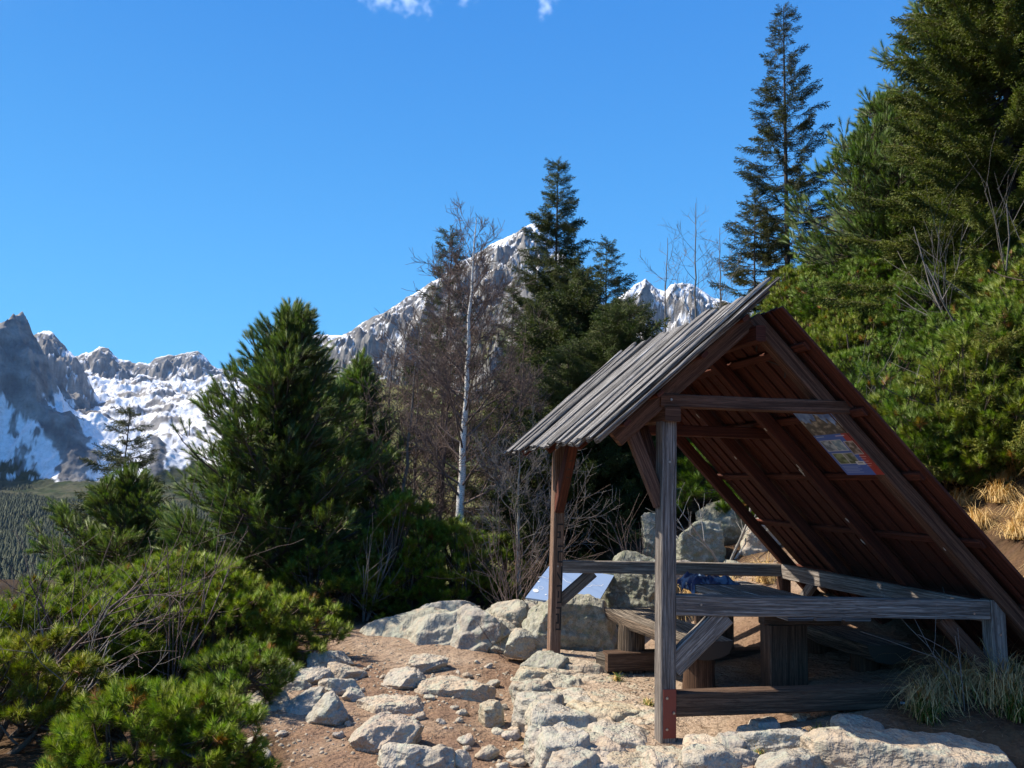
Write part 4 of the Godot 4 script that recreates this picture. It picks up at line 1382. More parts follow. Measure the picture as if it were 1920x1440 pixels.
# ---------------------------------------------------------------- plants
func shoot_mesh(needles: int, length: float, reach: float, width: float, spread: float, fresh: Color, aged: Color, sd: int, mat: Material) -> ArrayMesh:
	# one shoot of a pine: a twig set all round with needles
	var r := RandomNumberGenerator.new()
	r.seed = sd
	var g := Geo.new()
	g.col = Color(0.13, 0.09, 0.06)
	g.tube(PackedVector3Array([Vector3(0, -length * 0.6, 0), Vector3(0, length * 0.85, 0)]), PackedFloat32Array([reach * 0.07, reach * 0.045]), 3)
	for k in needles:
		var f := pow(r.randf(), 0.8)
		var a := r.randf() * TAU
		var lean := spread * (1.15 - 0.75 * f) * r.randf_range(0.8, 1.2)
		var out := Vector3(cos(a), 0, sin(a))
		var d := (Vector3.UP * cos(lean) + out * sin(lean)).normalized()
		var p := Vector3(0, length * (f * 0.95), 0)
		var q := p + d * reach * r.randf_range(0.75, 1.1)
		var s := Vector3(-sin(a), 0, cos(a)).rotated(d, r.randf() * PI) * width * 0.5
		var nn := (out * 0.9 + Vector3.UP * 0.35 + Vector3(r.randf() - 0.5, 0, r.randf() - 0.5) * 0.4).normalized()
		g.col = aged.lerp(fresh, r.randf())
		var i := g.vert(p - s, nn)
		g.vert(p + s, nn)
		g.vert(q, nn)
		g.tri(i, i + 1, i + 2)
	return g.mesh(mat)


func spray_mesh(twigs: int, sd: int, mat: Material, droop: float) -> ArrayMesh:
	# a spruce spray about one metre long along +y: side twigs thick with short needles
	var r := RandomNumberGenerator.new()
	r.seed = sd
	var g := Geo.new()
	g.col = Color(0.12, 0.085, 0.06)
	g.tube(PackedVector3Array([Vector3.ZERO, Vector3(0, 0.9, 0)]), PackedFloat32Array([0.02, 0.008]), 3)
	for k in twigs:
		var f := (k + r.randf()) / twigs
		var a := (PI * 0.5 if k % 2 else -PI * 0.5) + r.randfn() * 0.55
		var out := Vector3(sin(a), 0, cos(a))
		var len := (0.42 * (1.0 - f) + 0.12) * r.randf_range(0.7, 1.15)
		var d := (out * 0.8 + Vector3.UP * 0.7 + Vector3(0, 0, -droop * r.randf())).normalized()
		var p := Vector3(0, f * 0.9, 0)
		for j in 24:
			var t := (j + 0.5) / 24.0
			var c := p + d * len * t
			var nd := (d * 1.0 + rand_from(r) * 0.6).normalized()
			var s := nd.cross(rand_from(r)).normalized() * 0.0125
			var nn := (rand_from(r) * 0.6 + out * 0.3 + Vector3(0, 0, 0.6)).normalized()
			g.col = Color(0.075, 0.105, 0.03).lerp(Color(0.13, 0.148, 0.04), r.randf())
			var i := g.vert(c - s, nn)
			g.vert(c + s, nn)
			g.vert(c + nd * 0.085, nn)
			g.tri(i, i + 1, i + 2)
	return g.mesh(mat)


func rand_from(r: RandomNumberGenerator) -> Vector3:
	return Vector3(r.randfn(), r.randfn(), r.randfn()).normalized()


func bend(a: Vector3, b: Vector3, lift: Vector3, steps: int) -> PackedVector3Array:
	var out := PackedVector3Array()
	for i in steps + 1:
		var f := float(i) / steps
		out.append(a.lerp(b, f) + lift * (f * (1.0 - f) * 4.0) * 0.5)
	return out


func taper(a: float, b: float, steps: int) -> PackedFloat32Array:
	var out := PackedFloat32Array()
	for i in steps + 1:
		out.append(lerpf(a, b, float(i) / steps))
	return out


var shoots := {}


func dwarf_pine(label: String, at: Vector3, half: Vector3, clusters: int, per: int, size: float, sd: int, tint: Color, group := "", open := 0.0) -> Node3D:
	# many stems rise from one root and end in upright tufts
	rng.seed = sd
	var o := thing("dwarf_pine", label, "dwarf pine", at, group)
	var g := Geo.new()
	var limbs := []
	for k in maxi(6, clusters / 14):
		var a := rng.randf() * TAU
		var e := Vector3(cos(a), 0, sin(a)) * rng.randf_range(0.25, 0.75)
		e.y = rng.randf_range(0.15, 0.7)
		e *= half
		limbs.append(e)
		g.tube(bend(Vector3(e.x * 0.08, -0.1, e.z * 0.08), e, Vector3(e.x, -0.3 * e.y, e.z) * 0.35, 5), taper(0.035, 0.012, 5), 5)
	var where := [[], [], []]
	var cols := [[], [], []]
	var made := 0
	var tries := 0
	while made < clusters and tries < clusters * 6:
		tries += 1
		var d := rand_dir()
		if d.y < -0.1:
			d.y = -d.y
		var lump: float = 1.0 + soft_noise.get_noise_3d(d.x * 55 + sd * 9, d.y * 55, d.z * 55) * 0.5
		var hole: float = soft_noise.get_noise_3d(d.x * 110 + sd * 5, d.y * 110 + 300, d.z * 110)
		if hole < -0.3 + open:
			continue
		var inset := 1.0 - 0.30 * pow(rng.randf(), 1.6)
		var c := d * lump * inset * half
		if c.y < 0.02:
			continue
		made += 1
		var near: Vector3 = limbs[0]
		for l in limbs:
			if (l - c).length() < (near - c).length():
				near = l
		var root: Vector3 = near.lerp(Vector3.ZERO, rng.randf_range(0.0, 0.5))
		g.tube(bend(root, c, Vector3(c.x - root.x, -absf(c.y) * 0.3, c.z - root.z) * 0.2, 3), taper(0.011, 0.005, 3), 3)
		var lead := (Vector3.UP * 0.75 + d * 0.6 + rand_dir() * 0.25).normalized()
		for k in per:
			var off := rand_dir()
			off.y *= 0.6
			var dir := (lead + off * 0.75).normalized()
			var v := rng.randi() % 3
			var s := size * rng.randf_range(0.6, 1.3)
			where[v].append(aim(dir, rng.randf() * TAU, s, c + off * size * 0.9 * rng.randf()))
			var t := rng.randf_range(0.75, 1.2)
			# here and there a shoot has died and gone rusty
			if rng.randf() < 0.025:
				cols[v].append(Color(1.7 * t, 0.55 * t, 0.9 * t))
			else:
				cols[v].append(Color(tint.r * t * rng.randf_range(0.88, 1.25), tint.g * t, tint.b * t))
	var fol := Node3D.new()
	fol.name = "foliage"
	o.add_child(fol)
	for v in 3:
		many("needle_tuft", shoots.pine[v], where[v], cols[v], fol).set_meta("kind", "stuff")
	put("stem", g.mesh(mats.pine_bark), o)
	return o


func stone_pine(label: String, at: Vector3, h: float, rad: float, clusters: int, size: float, sd: int, tint: Color, group := "", bare := 0.06) -> Node3D:
	rng.seed = sd
	var o := thing("stone_pine", label, "pine tree", at, group)
	var trunk := Geo.new()
	var lean := Vector3(rng.randf_range(-0.1, 0.1), 0, rng.randf_range(-0.1, 0.1)) * h * 0.3
	trunk.tube(bend(Vector3(0, -0.4, 0), Vector3(0, h * 0.97, 0), lean, 10), taper(0.028 * h, 0.012, 10), 8)
	var g := Geo.new()
	var where := [[], [], []]
	var cols := [[], [], []]
	var made := 0
	var y := bare
	var limb_count := int(clusters / 11.0)
	for l in limb_count:
		var f := bare + (0.985 - bare) * (l + rng.randf()) / limb_count
		var wide := rad * table([[0, 0.9], [0.15, 1.0], [0.4, 0.84], [0.65, 0.50], [0.85, 0.22], [1.0, 0.05]], f) * rng.randf_range(0.58, 1.22)
		var a := l * 2.399 + rng.randfn() * 0.3
		var out := Vector3(cos(a), 0, sin(a))
		var base := Vector3(0, f * h * 0.94, 0) + lean * f * (1.0 - f) * 2.0
		var rise := wide * lerpf(0.18, 0.75, f) + 0.1
		var tip := base + out * wide + Vector3.UP * rise
		var path := bend(base, tip, Vector3(0, -wide * 0.28, 0), 5)
		g.tube(path, taper(0.012 + 0.012 * wide, 0.006, 5), 4)
		var n := int(11.0 * (0.35 + wide / rad))
		for k in n:
			var t := 1.0 - 0.85 * pow(rng.randf(), 1.15) if k else 1.0
			var p := base.lerp(tip, t) + Vector3(0, -wide * 0.28, 0) * t * (1.0 - t) * 2.0
			var side := Vector3(-out.z, 0, out.x) * rng.randfn() * wide * 0.17 * (1.15 - t * 0.4)
			var c := p + side + Vector3.UP * rng.randf_range(-0.02, 0.16) * (0.6 + wide * 0.3)
			if k:
				g.tube(bend(base.lerp(tip, maxf(0.05, t - 0.18)), c, Vector3.DOWN * 0.03, 2), taper(0.008, 0.005, 2), 3)
			var lead := (Vector3.UP * lerpf(0.55, 1.0, f) + out * 0.55 + side.normalized() * 0.35).normalized()
			for j in 5:
				var off := rand_dir()
				var v := rng.randi() % 3
				where[v].append(aim(lead + off * (0.12 if j == 0 else 0.62), rng.randf() * TAU, size * rng.randf_range(0.75, 1.2), c + off * size * 0.55))
				var q := rng.randf_range(0.7, 1.2)
				cols[v].append(Color(tint.r * q * rng.randf_range(0.85, 1.15), tint.g * q, tint.b * q))
			made += 1
	for j in 6:
		where[0].append(aim(Vector3.UP + rand_dir() * 0.25, rng.randf() * TAU, size, Vector3(0, h * (0.93 + 0.012 * j), 0)))
		cols[0].append(tint)
	put("trunk", trunk.mesh(mats.pine_bark), o)
	put("branches", g.mesh(mats.pine_bark), o)
	var fol := Node3D.new()
	fol.name = "crown"
	o.add_child(fol)
	for v in 3:
		many("needle_tuft", shoots.stone[v], where[v], cols[v], fol).set_meta("kind", "stuff")
	return o


func spruce(label: String, at: Vector3, h: float, rad: float, step: float, size: float, sd: int, tint: Color, group := "", sparse := 0.0, low := 0.08, droop := 0.25) -> Node3D:
	rng.seed = sd
	var o := thing("spruce_tree", label, "spruce tree", at, group)
	var trunk := Geo.new()
	trunk.tube(bend(Vector3(0, -0.5, 0), Vector3(rng.randf_range(-0.01, 0.01) * h, h, 0), Vector3(rng.randfn(), 0, rng.randfn()) * 0.05, 12), taper(0.010 * h, 0.008, 12), 7)
	var g := Geo.new()
	var where := [[], []]
	var cols := [[], []]
	var y := low * h
	while y < h * 0.985:
		var f := y / h
		var ring := 5 + rng.randi() % 2
		var a0 := rng.randf() * TAU
		for k in ring:
			if rng.randf() < sparse * 0.25:
				continue
			var wide := rad * pow(1.0 - f, 0.78) * rng.randf_range(lerpf(0.62, 0.32, sparse), 1.15) + 0.06
			var a := a0 + TAU * k / ring + rng.randfn() * 0.2
			var out := Vector3(cos(a), 0, sin(a))
			var base := Vector3(0, y + rng.randf_range(-0.1, 0.1), 0)
			var tip := base + out * wide + Vector3.UP * wide * lerpf(-droop, 0.55, pow(f, 0.8))
			var sag := Vector3.DOWN * wide * 0.3
			g.tube(bend(base, tip, sag, 4), taper(0.007 + 0.009 * wide, 0.004, 4), 3)
			var n := maxi(3, int(wide / (size * lerpf(0.12, 0.30, sparse))))
			for j in n:
				var t := lerpf(0.12 + sparse * 0.42, 1.0, (j + rng.randf()) / n)
				if rng.randf() < sparse * 0.35 and t < 0.85:
					continue
				var p := base.lerp(tip, t) + sag * t * (1.0 - t) * 2.0
				var side := Vector3(-out.z, 0, out.x) * (1.0 if j % 2 else -1.0)
				var dir := (out * (0.45 + 0.5 * t) + side * rng.randf_range(0.2, 1.0) * (1.1 - t) + Vector3.UP * rng.randf_range(-0.25, 0.25 + 0.3 * f)).normalized()
				var v := rng.randi() % 2
				var tr := aim(dir, 0.0, size * rng.randf_range(0.65, 1.15) * (1.0 if wide > 0.5 else 0.7), p)
				# turn the flat of the spray upwards
				var yb := tr.basis.y.normalized()
				var zb := (Vector3.UP - yb * yb.y)
				if zb.length() > 0.05:
					zb = zb.normalized().rotated(yb, rng.randfn() * 0.4)
					tr.basis = Basis(yb.cross(zb), yb, zb).scaled(Vector3.ONE * tr.basis.y.length())
				where[v].append(tr)
				var q := rng.randf_range(0.7, 1.2)
				cols[v].append(Color(tint.r * q * rng.randf_range(0.9, 1.15), tint.g * q, tint.b * q))
		y += step * lerpf(1.0, 0.55, f) * rng.randf_range(0.75, 1.25)
	for j in 5:
		where[0].append(aim(Vector3.UP + rand_dir() * 0.5, rng.randf() * TAU, size * 0.6, Vector3(0, h * (0.94 + 0.012 * j), 0)))
		cols[0].append(tint)
	put("trunk", trunk.mesh(mats.spruce_bark), o)
	put("branches", g.mesh(mats.spruce_bark), o)
	var fol := Node3D.new()
	fol.name = "crown"
	o.add_child(fol)
	for v in 2:
		many("needle_spray", shoots.spruce[v], where[v], cols[v], fol).set_meta("kind", "stuff")
	return o


var twig_least := 0.0016


func branch_out(g: Geo, p: Vector3, d: Vector3, length: float, r: float, level: int, up: float, wander: float, kids: int) -> void:
	var steps := 5 if level > 1 else 3
	var pts := PackedVector3Array([p])
	var rad := PackedFloat32Array([r])
	var q := p
	var dir := d
	for i in steps:
		dir = (dir + rand_dir() * wander + Vector3.UP * up).normalized()
		q += dir * length / steps
		pts.append(q)
		rad.append(maxf(lerpf(r, r * 0.42, float(i + 1) / steps), twig_least))
	g.tube(pts, rad, 5 if r > 0.015 else 3)
	if level <= 0:
		return
	for k in kids:
		var f := rng.randf_range(0.25, 1.0)
		var at_ := mini(int(f * steps), steps - 1)
		var c := pts[at_].lerp(pts[at_ + 1], f * steps - at_)
		var side := (pts[at_ + 1] - pts[at_]).normalized()
		var nd := (side + rand_dir() * 0.85).normalized()
		branch_out(g, c, nd, length * rng.randf_range(0.4, 0.68), maxf(rad[at_] * 0.6, twig_least), level - 1, up, wander, kids)


func bare_tree(called: String, label: String, category: String, at: Vector3, h: float, r: float, lean: Vector3, bark: Material, twig: Material, limbs: int, spread: float, sd: int, levels := 3, kids := 5, group := "", low := 0.22) -> Node3D:
	rng.seed = sd
	twig_least = 0.003
	var o := thing(called, label, category, at, group)
	var t := Geo.new()
	var top := Vector3(0, h, 0) + lean
	var wob := Vector3(rng.randfn(), 0, rng.randfn()) * 0.05 * h * 0.4
	var path := bend(Vector3(0, -0.3, 0), top, wob, 16)
	for i in range(2, 17):
		path[i] += Vector3(rng.randfn(), 0, rng.randfn()) * 0.006 * h * 0.4
	t.tube(path, taper(r, 0.006, 16), 9)
	put("trunk", t.mesh(bark), o)
	var g := Geo.new()
	for k in limbs:
		var f := lerpf(low, 0.97, (k + rng.randf()) / limbs)
		var i := mini(int(f * 16), 15)
		var p := path[i].lerp(path[i + 1], f * 16 - i)
		var a := k * 2.4 + rng.randfn() * 0.4
		var d := Vector3(cos(a), rng.randf_range(0.35, 0.95), sin(a)).normalized()
		branch_out(g, p, d, spread * (1.05 - f * 0.72) * rng.randf_range(0.6, 1.15), lerpf(r * 0.34, 0.005, f), levels - (1 if f > 0.85 else 0), 0.10, 0.16, kids)
	put("branches", g.mesh(twig), o)
	return o


func bare_shrub(called: String, label: String, at: Vector3, stems: int, h: float, spread: float, r: float, mat: Material, sd: int, levels := 2, kids := 3, group := "", wander := 0.16) -> Node3D:
	rng.seed = sd
	twig_least = 0.0022
	var o := thing(called, label, "shrub", at, group)
	for k in stems:
		var g := Geo.new()
		var a := rng.randf() * TAU
		var d := Vector3(cos(a) * spread, 1.0, sin(a) * spread).normalized()
		branch_out(g, Vector3(cos(a), 0, sin(a)) * rng.randf() * 0.12 * spread - Vector3.UP * 0.1, d, h * rng.randf_range(0.55, 1.0), r * rng.randf_range(0.6, 1.1), levels, 0.06, wander, kids)
		put("stem", g.mesh(mat), o)
	return o


func grass_clump(called: String, label: String, at: Vector3, blades: int, length: float, dry: float, sd: int, group: String, flop := 1.0) -> Node3D:
	rng.seed = sd
	var g := Geo.new()
	for k in blades:
		var a := rng.randf() * TAU
		var out := Vector3(cos(a), 0, sin(a))
		var p := Vector3(rng.randfn(), 0, rng.randfn()) * length * 0.13
		p.y -= 0.02
		var l := length * rng.randf_range(0.5, 1.1)
		var lean := rng.randf_range(0.4, 1.8) * flop
		var w := 0.0036 * rng.randf_range(0.7, 1.4)
		var s := Vector3(-out.z, 0, out.x) * w
		var c := Color(0.60, 0.41, 0.17).lerp(Color(0.78, 0.57, 0.28), rng.randf()) if rng.randf() < dry else Color(0.07, 0.13, 0.02).lerp(Color(0.14, 0.2, 0.04), rng.randf())
		g.col = c
		var start := g.v.size()
		for i in 6:
			var f := i / 5.0
			var q := p + (Vector3.UP * sin(f * 1.5 * lean) / (1.5 * lean) + out * (1.0 - cos(f * 1.5 * lean)) / (1.5 * lean) * 1.15) * l
			if f > 0.5:
				q.y = maxf(q.y - (f - 0.5) * (f - 0.5) * l * lean * 1.6, 0.01)
			var nn := (out * 0.3 + Vector3.UP + rand_dir() * 0.3).normalized()
			g.vert(q - s * (1.05 - f), nn)
			g.vert(q + s * (1.05 - f), nn)
		for i in 5:
			g.tri(start + i * 2, start + i * 2 + 1, start + i * 2 + 3)
			g.tri(start + i * 2, start + i * 2 + 3, start + i * 2 + 2)
	var o := put(called, g.mesh(mats.blade))
	o.position = at
	tag(o, label, "grass", group)
	return o


func on_land(x: float, z: float, sink := 0.0) -> Vector3:
	return Vector3(x, land(x, z) - sink, z)


func build_plants() -> void:
	shoots.pine = []
	shoots.stone = []
	shoots.spruce = []
	for k in 3:
		shoots.pine.append(shoot_mesh(95, 0.5, 0.55, 0.03, 1.15, Color(0.21, 0.285, 0.04), Color(0.10, 0.165, 0.024), 5 + k, mats.needle))
		shoots.stone.append(shoot_mesh(95, 0.9, 0.62, 0.028, 0.66, Color(0.21, 0.265, 0.08), Color(0.11, 0.16, 0.05), 15 + k, mats.needle))
	for k in 2:
		shoots.spruce.append(spray_mesh(18, 25 + k, mats.spruce_needle, 0.5))
	var white := Color(1, 1, 1)
	# dwarf pines beside the path
	dwarf_pine("wide rounded dwarf pine with bright green tufts beside the stone slabs", on_land(-3.08, -8.2), Vector3(1.32, 0.95, 0.9), 520, 8, 0.11, 1001, Color(1.35, 1.25, 0.9))
	dwarf_pine("dwarf pine tangled with bare grey twigs left of the wide rounded one", on_land(-4.0, -7.3), Vector3(1.1, 0.98, 0.9), 330, 8, 0.11, 1002, Color(1.25, 1.2, 0.9))
	dwarf_pine("low dwarf pine cushion at the near edge of the path", on_land(-2.12, -4.95), Vector3(0.6, 0.62, 0.45), 190, 8, 0.095, 1003, Color(1.3, 1.25, 0.85))
	dwarf_pine("small dwarf pine sprig overhanging the flat bluish slab", on_land(-2.2, -6.6), Vector3(0.38, 0.55, 0.4), 70, 8, 0.1, 1004, Color(0.95, 1.0, 0.9))
	dwarf_pine("yellowish dwarf pine behind the dead tangle of twigs", on_land(-3.6, -5.55), Vector3(0.75, 0.8, 0.6), 150, 7, 0.1, 1005, Color(1.5, 1.15, 0.7), "", 0.12)
	dwarf_pine("dwarf pine at the foot of the tall stone pine", on_land(-4.4, -9.8), Vector3(1.3, 1.0, 0.9), 300, 8, 0.12, 1006, Color(1.2, 1.15, 0.9))
	dwarf_pine("dwarf pine behind the bedrock outcrop", on_land(-0.85, -11.5), Vector3(1.25, 1.25, 0.8), 330, 8, 0.12, 1007, Color(1.35, 1.3, 0.85))
	dwarf_pine("upright young dwarf pine between the outcrop and the birch", on_land(-1.5, -11.3), Vector3(0.7, 1.75, 0.6), 200, 8, 0.12, 1008, Color(1.3, 1.3, 0.85))
	dwarf_pine("dwarf pine left of the outcrop under the stone pine", on_land(-2.5, -11.0), Vector3(1.0, 0.95, 0.8), 220, 8, 0.12, 1009, Color(1.1, 1.1, 0.85))
	# stone pines
	stone_pine("tall dense stone pine with upright tufted tips beyond the path", on_land(-3.42, -11.7), 4.6, 1.5, 1500, 0.155, 1101, Color(0.86, 0.9, 0.8))
	stone_pine("second stone pine close behind the tall one", on_land(-2.75, -13.6), 4.1, 1.05, 800, 0.155, 1102, Color(0.95, 1.05, 0.9))
	stone_pine("short bushy stone pine at the valley edge", on_land(-6.15, -12.5), 1.95, 1.1, 420, 0.15, 1103, Color(0.95, 0.95, 0.85), "", 0.02)
	stone_pine("dark stone pine leaning out from the hillside", on_land(9.3, -18.2), 4.9, 2.15, 1300, 0.2, 1104, Color(0.85, 0.95, 0.9))
	stone_pine("high stone pine crown at the top of the slope", on_land(10.4, -17.0), 7.5, 2.0, 1100, 0.2, 1105, Color(0.85, 0.95, 0.9))
	# spruces
	spruce("small lone spruce rising from the valley edge", on_land(-7.49, -15.0), 2.95 - land(-7.49, -15.0), 1.0, 0.3, 0.34, 1201, Color(0.62, 0.68, 0.7), "", 0.2, 0.2)
	spruce("tallest dark spruce behind the shelter roof", on_land(1.19, -22.0), 11.5 - land(1.19, -22.0), 1.95, 0.33, 0.42, 1202, Color(0.66, 0.72, 0.66), "", 0.15, 0.1)
	spruce("slim dark spruce right of the tallest one", on_land(2.97, -24.0), 9.65 - land(2.97, -24.0), 1.75, 0.33, 0.44, 1203, Color(0.6, 0.66, 0.64), "", 0.18, 0.1)
	spruce("spruce top standing behind the birch", on_land(-1.8, -20.0), 8.6 - land(-1.8, -20.0), 1.5, 0.34, 0.42, 1204, Color(0.62, 0.64, 0.6), "", 0.35, 0.2)
	spruce("shadowy spruce filling the gap behind the shelter", on_land(1.3, -15.0), 4.6, 1.9, 0.28, 0.42, 1205, Color(0.75, 0.8, 0.75), "", 0.0, 0.02)
	spruce("low dark spruce beside the bare thicket", on_land(0.5, -16.5), 5.2, 1.5, 0.3, 0.42, 1206, Color(0.75, 0.8, 0.7), "", 0.05, 0.02)
	spruce("young dark spruce behind the trail mark rock", on_land(2.1, -13.6), 3.6, 1.5, 0.26, 0.46, 1207, Color(0.7, 0.78, 0.75), "", 0.0, 0.02)
	spruce("dense low spruce just behind the rear post", on_land(0.95, -12.4), 3.6, 1.35, 0.22, 0.36, 1213, Color(0.8, 0.9, 0.8), "", 0.0, 0.01)
	spruce("dense low spruce left of the trail mark rock", on_land(1.75, -12.9), 3.7, 1.3, 0.22, 0.36, 1214, Color(0.8, 0.9, 0.8), "", 0.0, 0.01)
	spruce("thin ragged spruce between the tall spruces", on_land(-0.05, -21.0), 7.4 - land(-0.05, -21.0), 0.95, 0.34, 0.36, 1212, Color(0.66, 0.7, 0.62), "", 0.35, 0.1)
	spruce("very tall sparse spruce with bare limbs on the ridge", on_land(8.8, -24.0), 18.1 - land(8.8, -24.0), 2.1, 0.44, 0.46, 1208, Color(0.6, 0.58, 0.56), "", 0.38, 0.06, 0.1)
	spruce("short sparse spruce next to the very tall one", on_land(7.43, -23.0), 11.1 - land(7.43, -23.0), 1.5, 0.35, 0.42, 1209, Color(0.75, 0.68, 0.6), "", 0.6, 0.02)
	spruce("huge yellow-green spruce high on the hillside", on_land(9.2, -13.6), 15.0 - land(9.2, -13.6), 2.9, 0.21, 0.42, 1210, Color(1.25, 1.25, 0.7), "", 0.05, 0.05, 0.4)
	spruce("young bright spruce above the foot of the lean-to roof", on_land(5.85, -9.1), 1.6, 0.9, 0.16, 0.34, 1211, Color(1.8, 1.6, 1.0), "", 0.0, 0.04, 0.2)
	dwarf_pine("dwarf pine drooping over the bank above the lean-to roof", on_land(5.5, -9.7), Vector3(1.1, 1.1, 0.9), 300, 7, 0.12, 1010, Color(0.95, 0.98, 0.75))
	dwarf_pine("dwarf pine beside the young bright spruce on the bank", on_land(6.9, -9.5), Vector3(1.1, 1.2, 0.9), 300, 7, 0.12, 1011, Color(0.9, 0.95, 0.75))
	# dwarf pines that cover the hillside
	var kinds := []
	for k in 5:
		var b := dwarf_pine("bright green dwarf pine in the thicket that covers the hillside", Vector3.ZERO, Vector3(1.25, 1.35, 1.1), 480, 7, 0.13, 1301 + k, [Color(0.92, 0.95, 0.7), Color(0.8, 0.92, 0.75), Color(1.1, 1.0, 0.65), Color(0.72, 0.86, 0.75), Color(0.88, 0.98, 0.7)][k], "dwarf pines on the hillside", -0.05 if k % 2 else 0.02)
		kinds.append(b)
	rng.seed = 1400
	var spots := []
	var tries := 0
	while spots.size() < 125 and tries < 6000:
		tries += 1
		var z := rng.randf_range(-8.4, -25.0)
		var x := rng.randf_range(3.2, 14.5)
		var x0 := lerpf(5.3, 3.5, ss(-9.4, -12.5, z)) + 0.16 * maxf(0.0, -z - 13.0)
		if x < x0 or x > -z * 0.78 + 1.5 or (x < 6.4 and z > -9.1):
			continue
		var ok := true
		for s in spots:
			if Vector2(s.x - x, s.y - z).length() < 0.8 + 0.02 * -z:
				ok = false
		if ok:
			spots.append(Vector2(x, z))
	for i in spots.size():
		var s := rng.randf_range(0.8, 1.2)
		var at := on_land(spots[i].x, spots[i].y, 0.12)
		var turn := rng.randf() * TAU
		if i < 5:
			kinds[i].position = at
			kinds[i].rotation.y = turn
			kinds[i].scale = Vector3.ONE * s
		else:
			copy(kinds[i % 5], at, turn, s)
	# birch and the bare thicket round it
	bare_tree("birch_tree", "slender white-barked birch with bare crown before the spruces", "birch tree", on_land(-0.82, -12.2, 0.2), 6.3 - land(-0.82, -12.2), 0.088, Vector3(0.12, 0, 0), mats.birch_bark, mats.twig_bark, 60, 1.5, 1501, 3, 5, "", 0.3)
	var thicket := [[-1.9, -13.2, 5.0, 0.05], [-1.35, -14.4, 5.6, 0.055], [0.2, -13.4, 3.9, 0.045], [-2.3, -14.5, 4.6, 0.05], [-2.0, -15.5, 5.2, 0.05], [-0.1, -15.0, 5.2, 0.05]]
	for i in thicket.size():
		var q: Array = thicket[i]
		bare_tree("bare_tree", "leafless reddish-brown sapling in the thicket around the birch", "bare tree", on_land(q[0], q[1], 0.2), q[2], q[3], Vector3(rng.randfn() * 0.3, 0, 0), mats.twig_bark if i % 2 else mats.grey_bark, mats.twig_bark, 36, 1.5, 1510 + i, 3, 4, "leafless saplings around the birch", 0.08)
	bare_tree("bare_tree", "pale forked bare tree seen under the shelter's eave", "bare tree", on_land(0.25, -11.4, 0.2), 2.6, 0.05, Vector3(-0.1, 0, 0), mats.pale_bark, mats.grey_bark, 22, 1.3, 1530, 3, 4)
	for q in [[4.5, -19.0, 7.4, 0.05, 1541], [3.7, -18.6, 6.6, 0.045, 1542], [5.3, -19.6, 6.2, 0.04, 1543]]:
		bare_tree("bare_tree", "thin leafless tree against the sky above the roof ridge", "bare tree", on_land(q[0], q[1], 0.2), q[2] - 1.3, q[3], Vector3(0.1, 0, 0), mats.grey_bark, mats.grey_bark, 22, 1.5, q[4], 2, 4, "leafless trees above the roof", 0.15)
	# shrubs of bare stems
	bare_shrub("dead_shrub", "big tangle of dead grey branches in front of the dwarf pines", on_land(-3.35, -5.9), 12, 1.15, 0.85, 0.014, mats.grey_bark, 1601, 2, 3, "", 0.34)
	bare_shrub("dead_shrub", "dead branches leaning out over the valley at the left", on_land(-4.0, -6.6), 9, 1.6, 0.75, 0.02, mats.twig_bark, 1602, 2, 4, "", 0.3)
	bare_shrub("dead_shrub", "dry leafless stems standing in the wide dwarf pine", on_land(-3.0, -7.2), 9, 1.5, 0.35, 0.012, mats.twig_bark, 1603, 1, 3)
	bare_shrub("leafless_shrub", "reddish leafless stems left of the rear post", on_land(0.2, -10.2), 16, 1.6, 0.45, 0.014, mats.twig_bark, 1604, 2, 3)
	bare_shrub("leafless_shrub", "bare budding stems behind the rear rail of the shelter", on_land(1.75, -10.6), 13, 1.35, 0.4, 0.010, mats.twig_bark, 1605, 1, 3)
	bare_shrub("leafless_shrub", "crooked grey branches over the rocks behind the shelter", on_land(2.9, -10.5), 7, 1.4, 0.9, 0.022, mats.pale_bark, 1606, 2, 3, "", 0.24)
	bare_shrub("leafless_shrub", "low dark twigs beside the mossy boulder", on_land(0.05, -9.1), 9, 0.5, 0.9, 0.007, mats.twig_bark, 1607, 2, 3)
	bare_shrub("leafless_shrub", "thin bare saplings at the edge of the stone pine's shade", on_land(-1.9, -10.6), 8, 1.5, 0.4, 0.010, mats.grey_bark, 1608, 1, 3)
	bare_shrub("leafless_shrub", "spindly twig standing in the dry grass by the right post", on_land(3.35, -5.75), 3, 0.85, 0.5, 0.006, mats.grey_bark, 1609, 1, 3)
	bare_shrub("leafless_shrub", "pale dead stems caught in the hillside pines", on_land(7.6, -12.2), 8, 3.2, 0.6, 0.02, mats.grey_bark, 1610, 2, 3)
	bare_shrub("leafless_shrub", "grey bare branches beside the lean-to roof", on_land(5.2, -10.6), 9, 2.2, 0.6, 0.014, mats.grey_bark, 1611, 2, 3)
	# grass
	for q in [[3.35, -5.95, 0.62, 1], [3.6, -5.7, 0.6, 2], [3.05, -5.75, 0.45, 3], [3.75, -6.1, 0.55, 4]]:
		grass_clump("grass_tussock", "drooping tussock of dry straw grass by the right post", on_land(q[0], q[1]), 230, q[2] * 0.95, 0.93, 1700 + q[3], "dry tussocks by the right post")
	for q in [[2.95, -5.55, 0.26], [2.15, -5.42, 0.2], [3.5, -5.45, 0.3], [3.62, -5.2, 0.3]]:
		grass_clump("grass_tuft", "fresh green grass tuft among the stones before the shelter", on_land(q[0], q[1]), 150, q[2], 0.25, int(q[0] * 97), "green grass tufts before the shelter", 0.7)
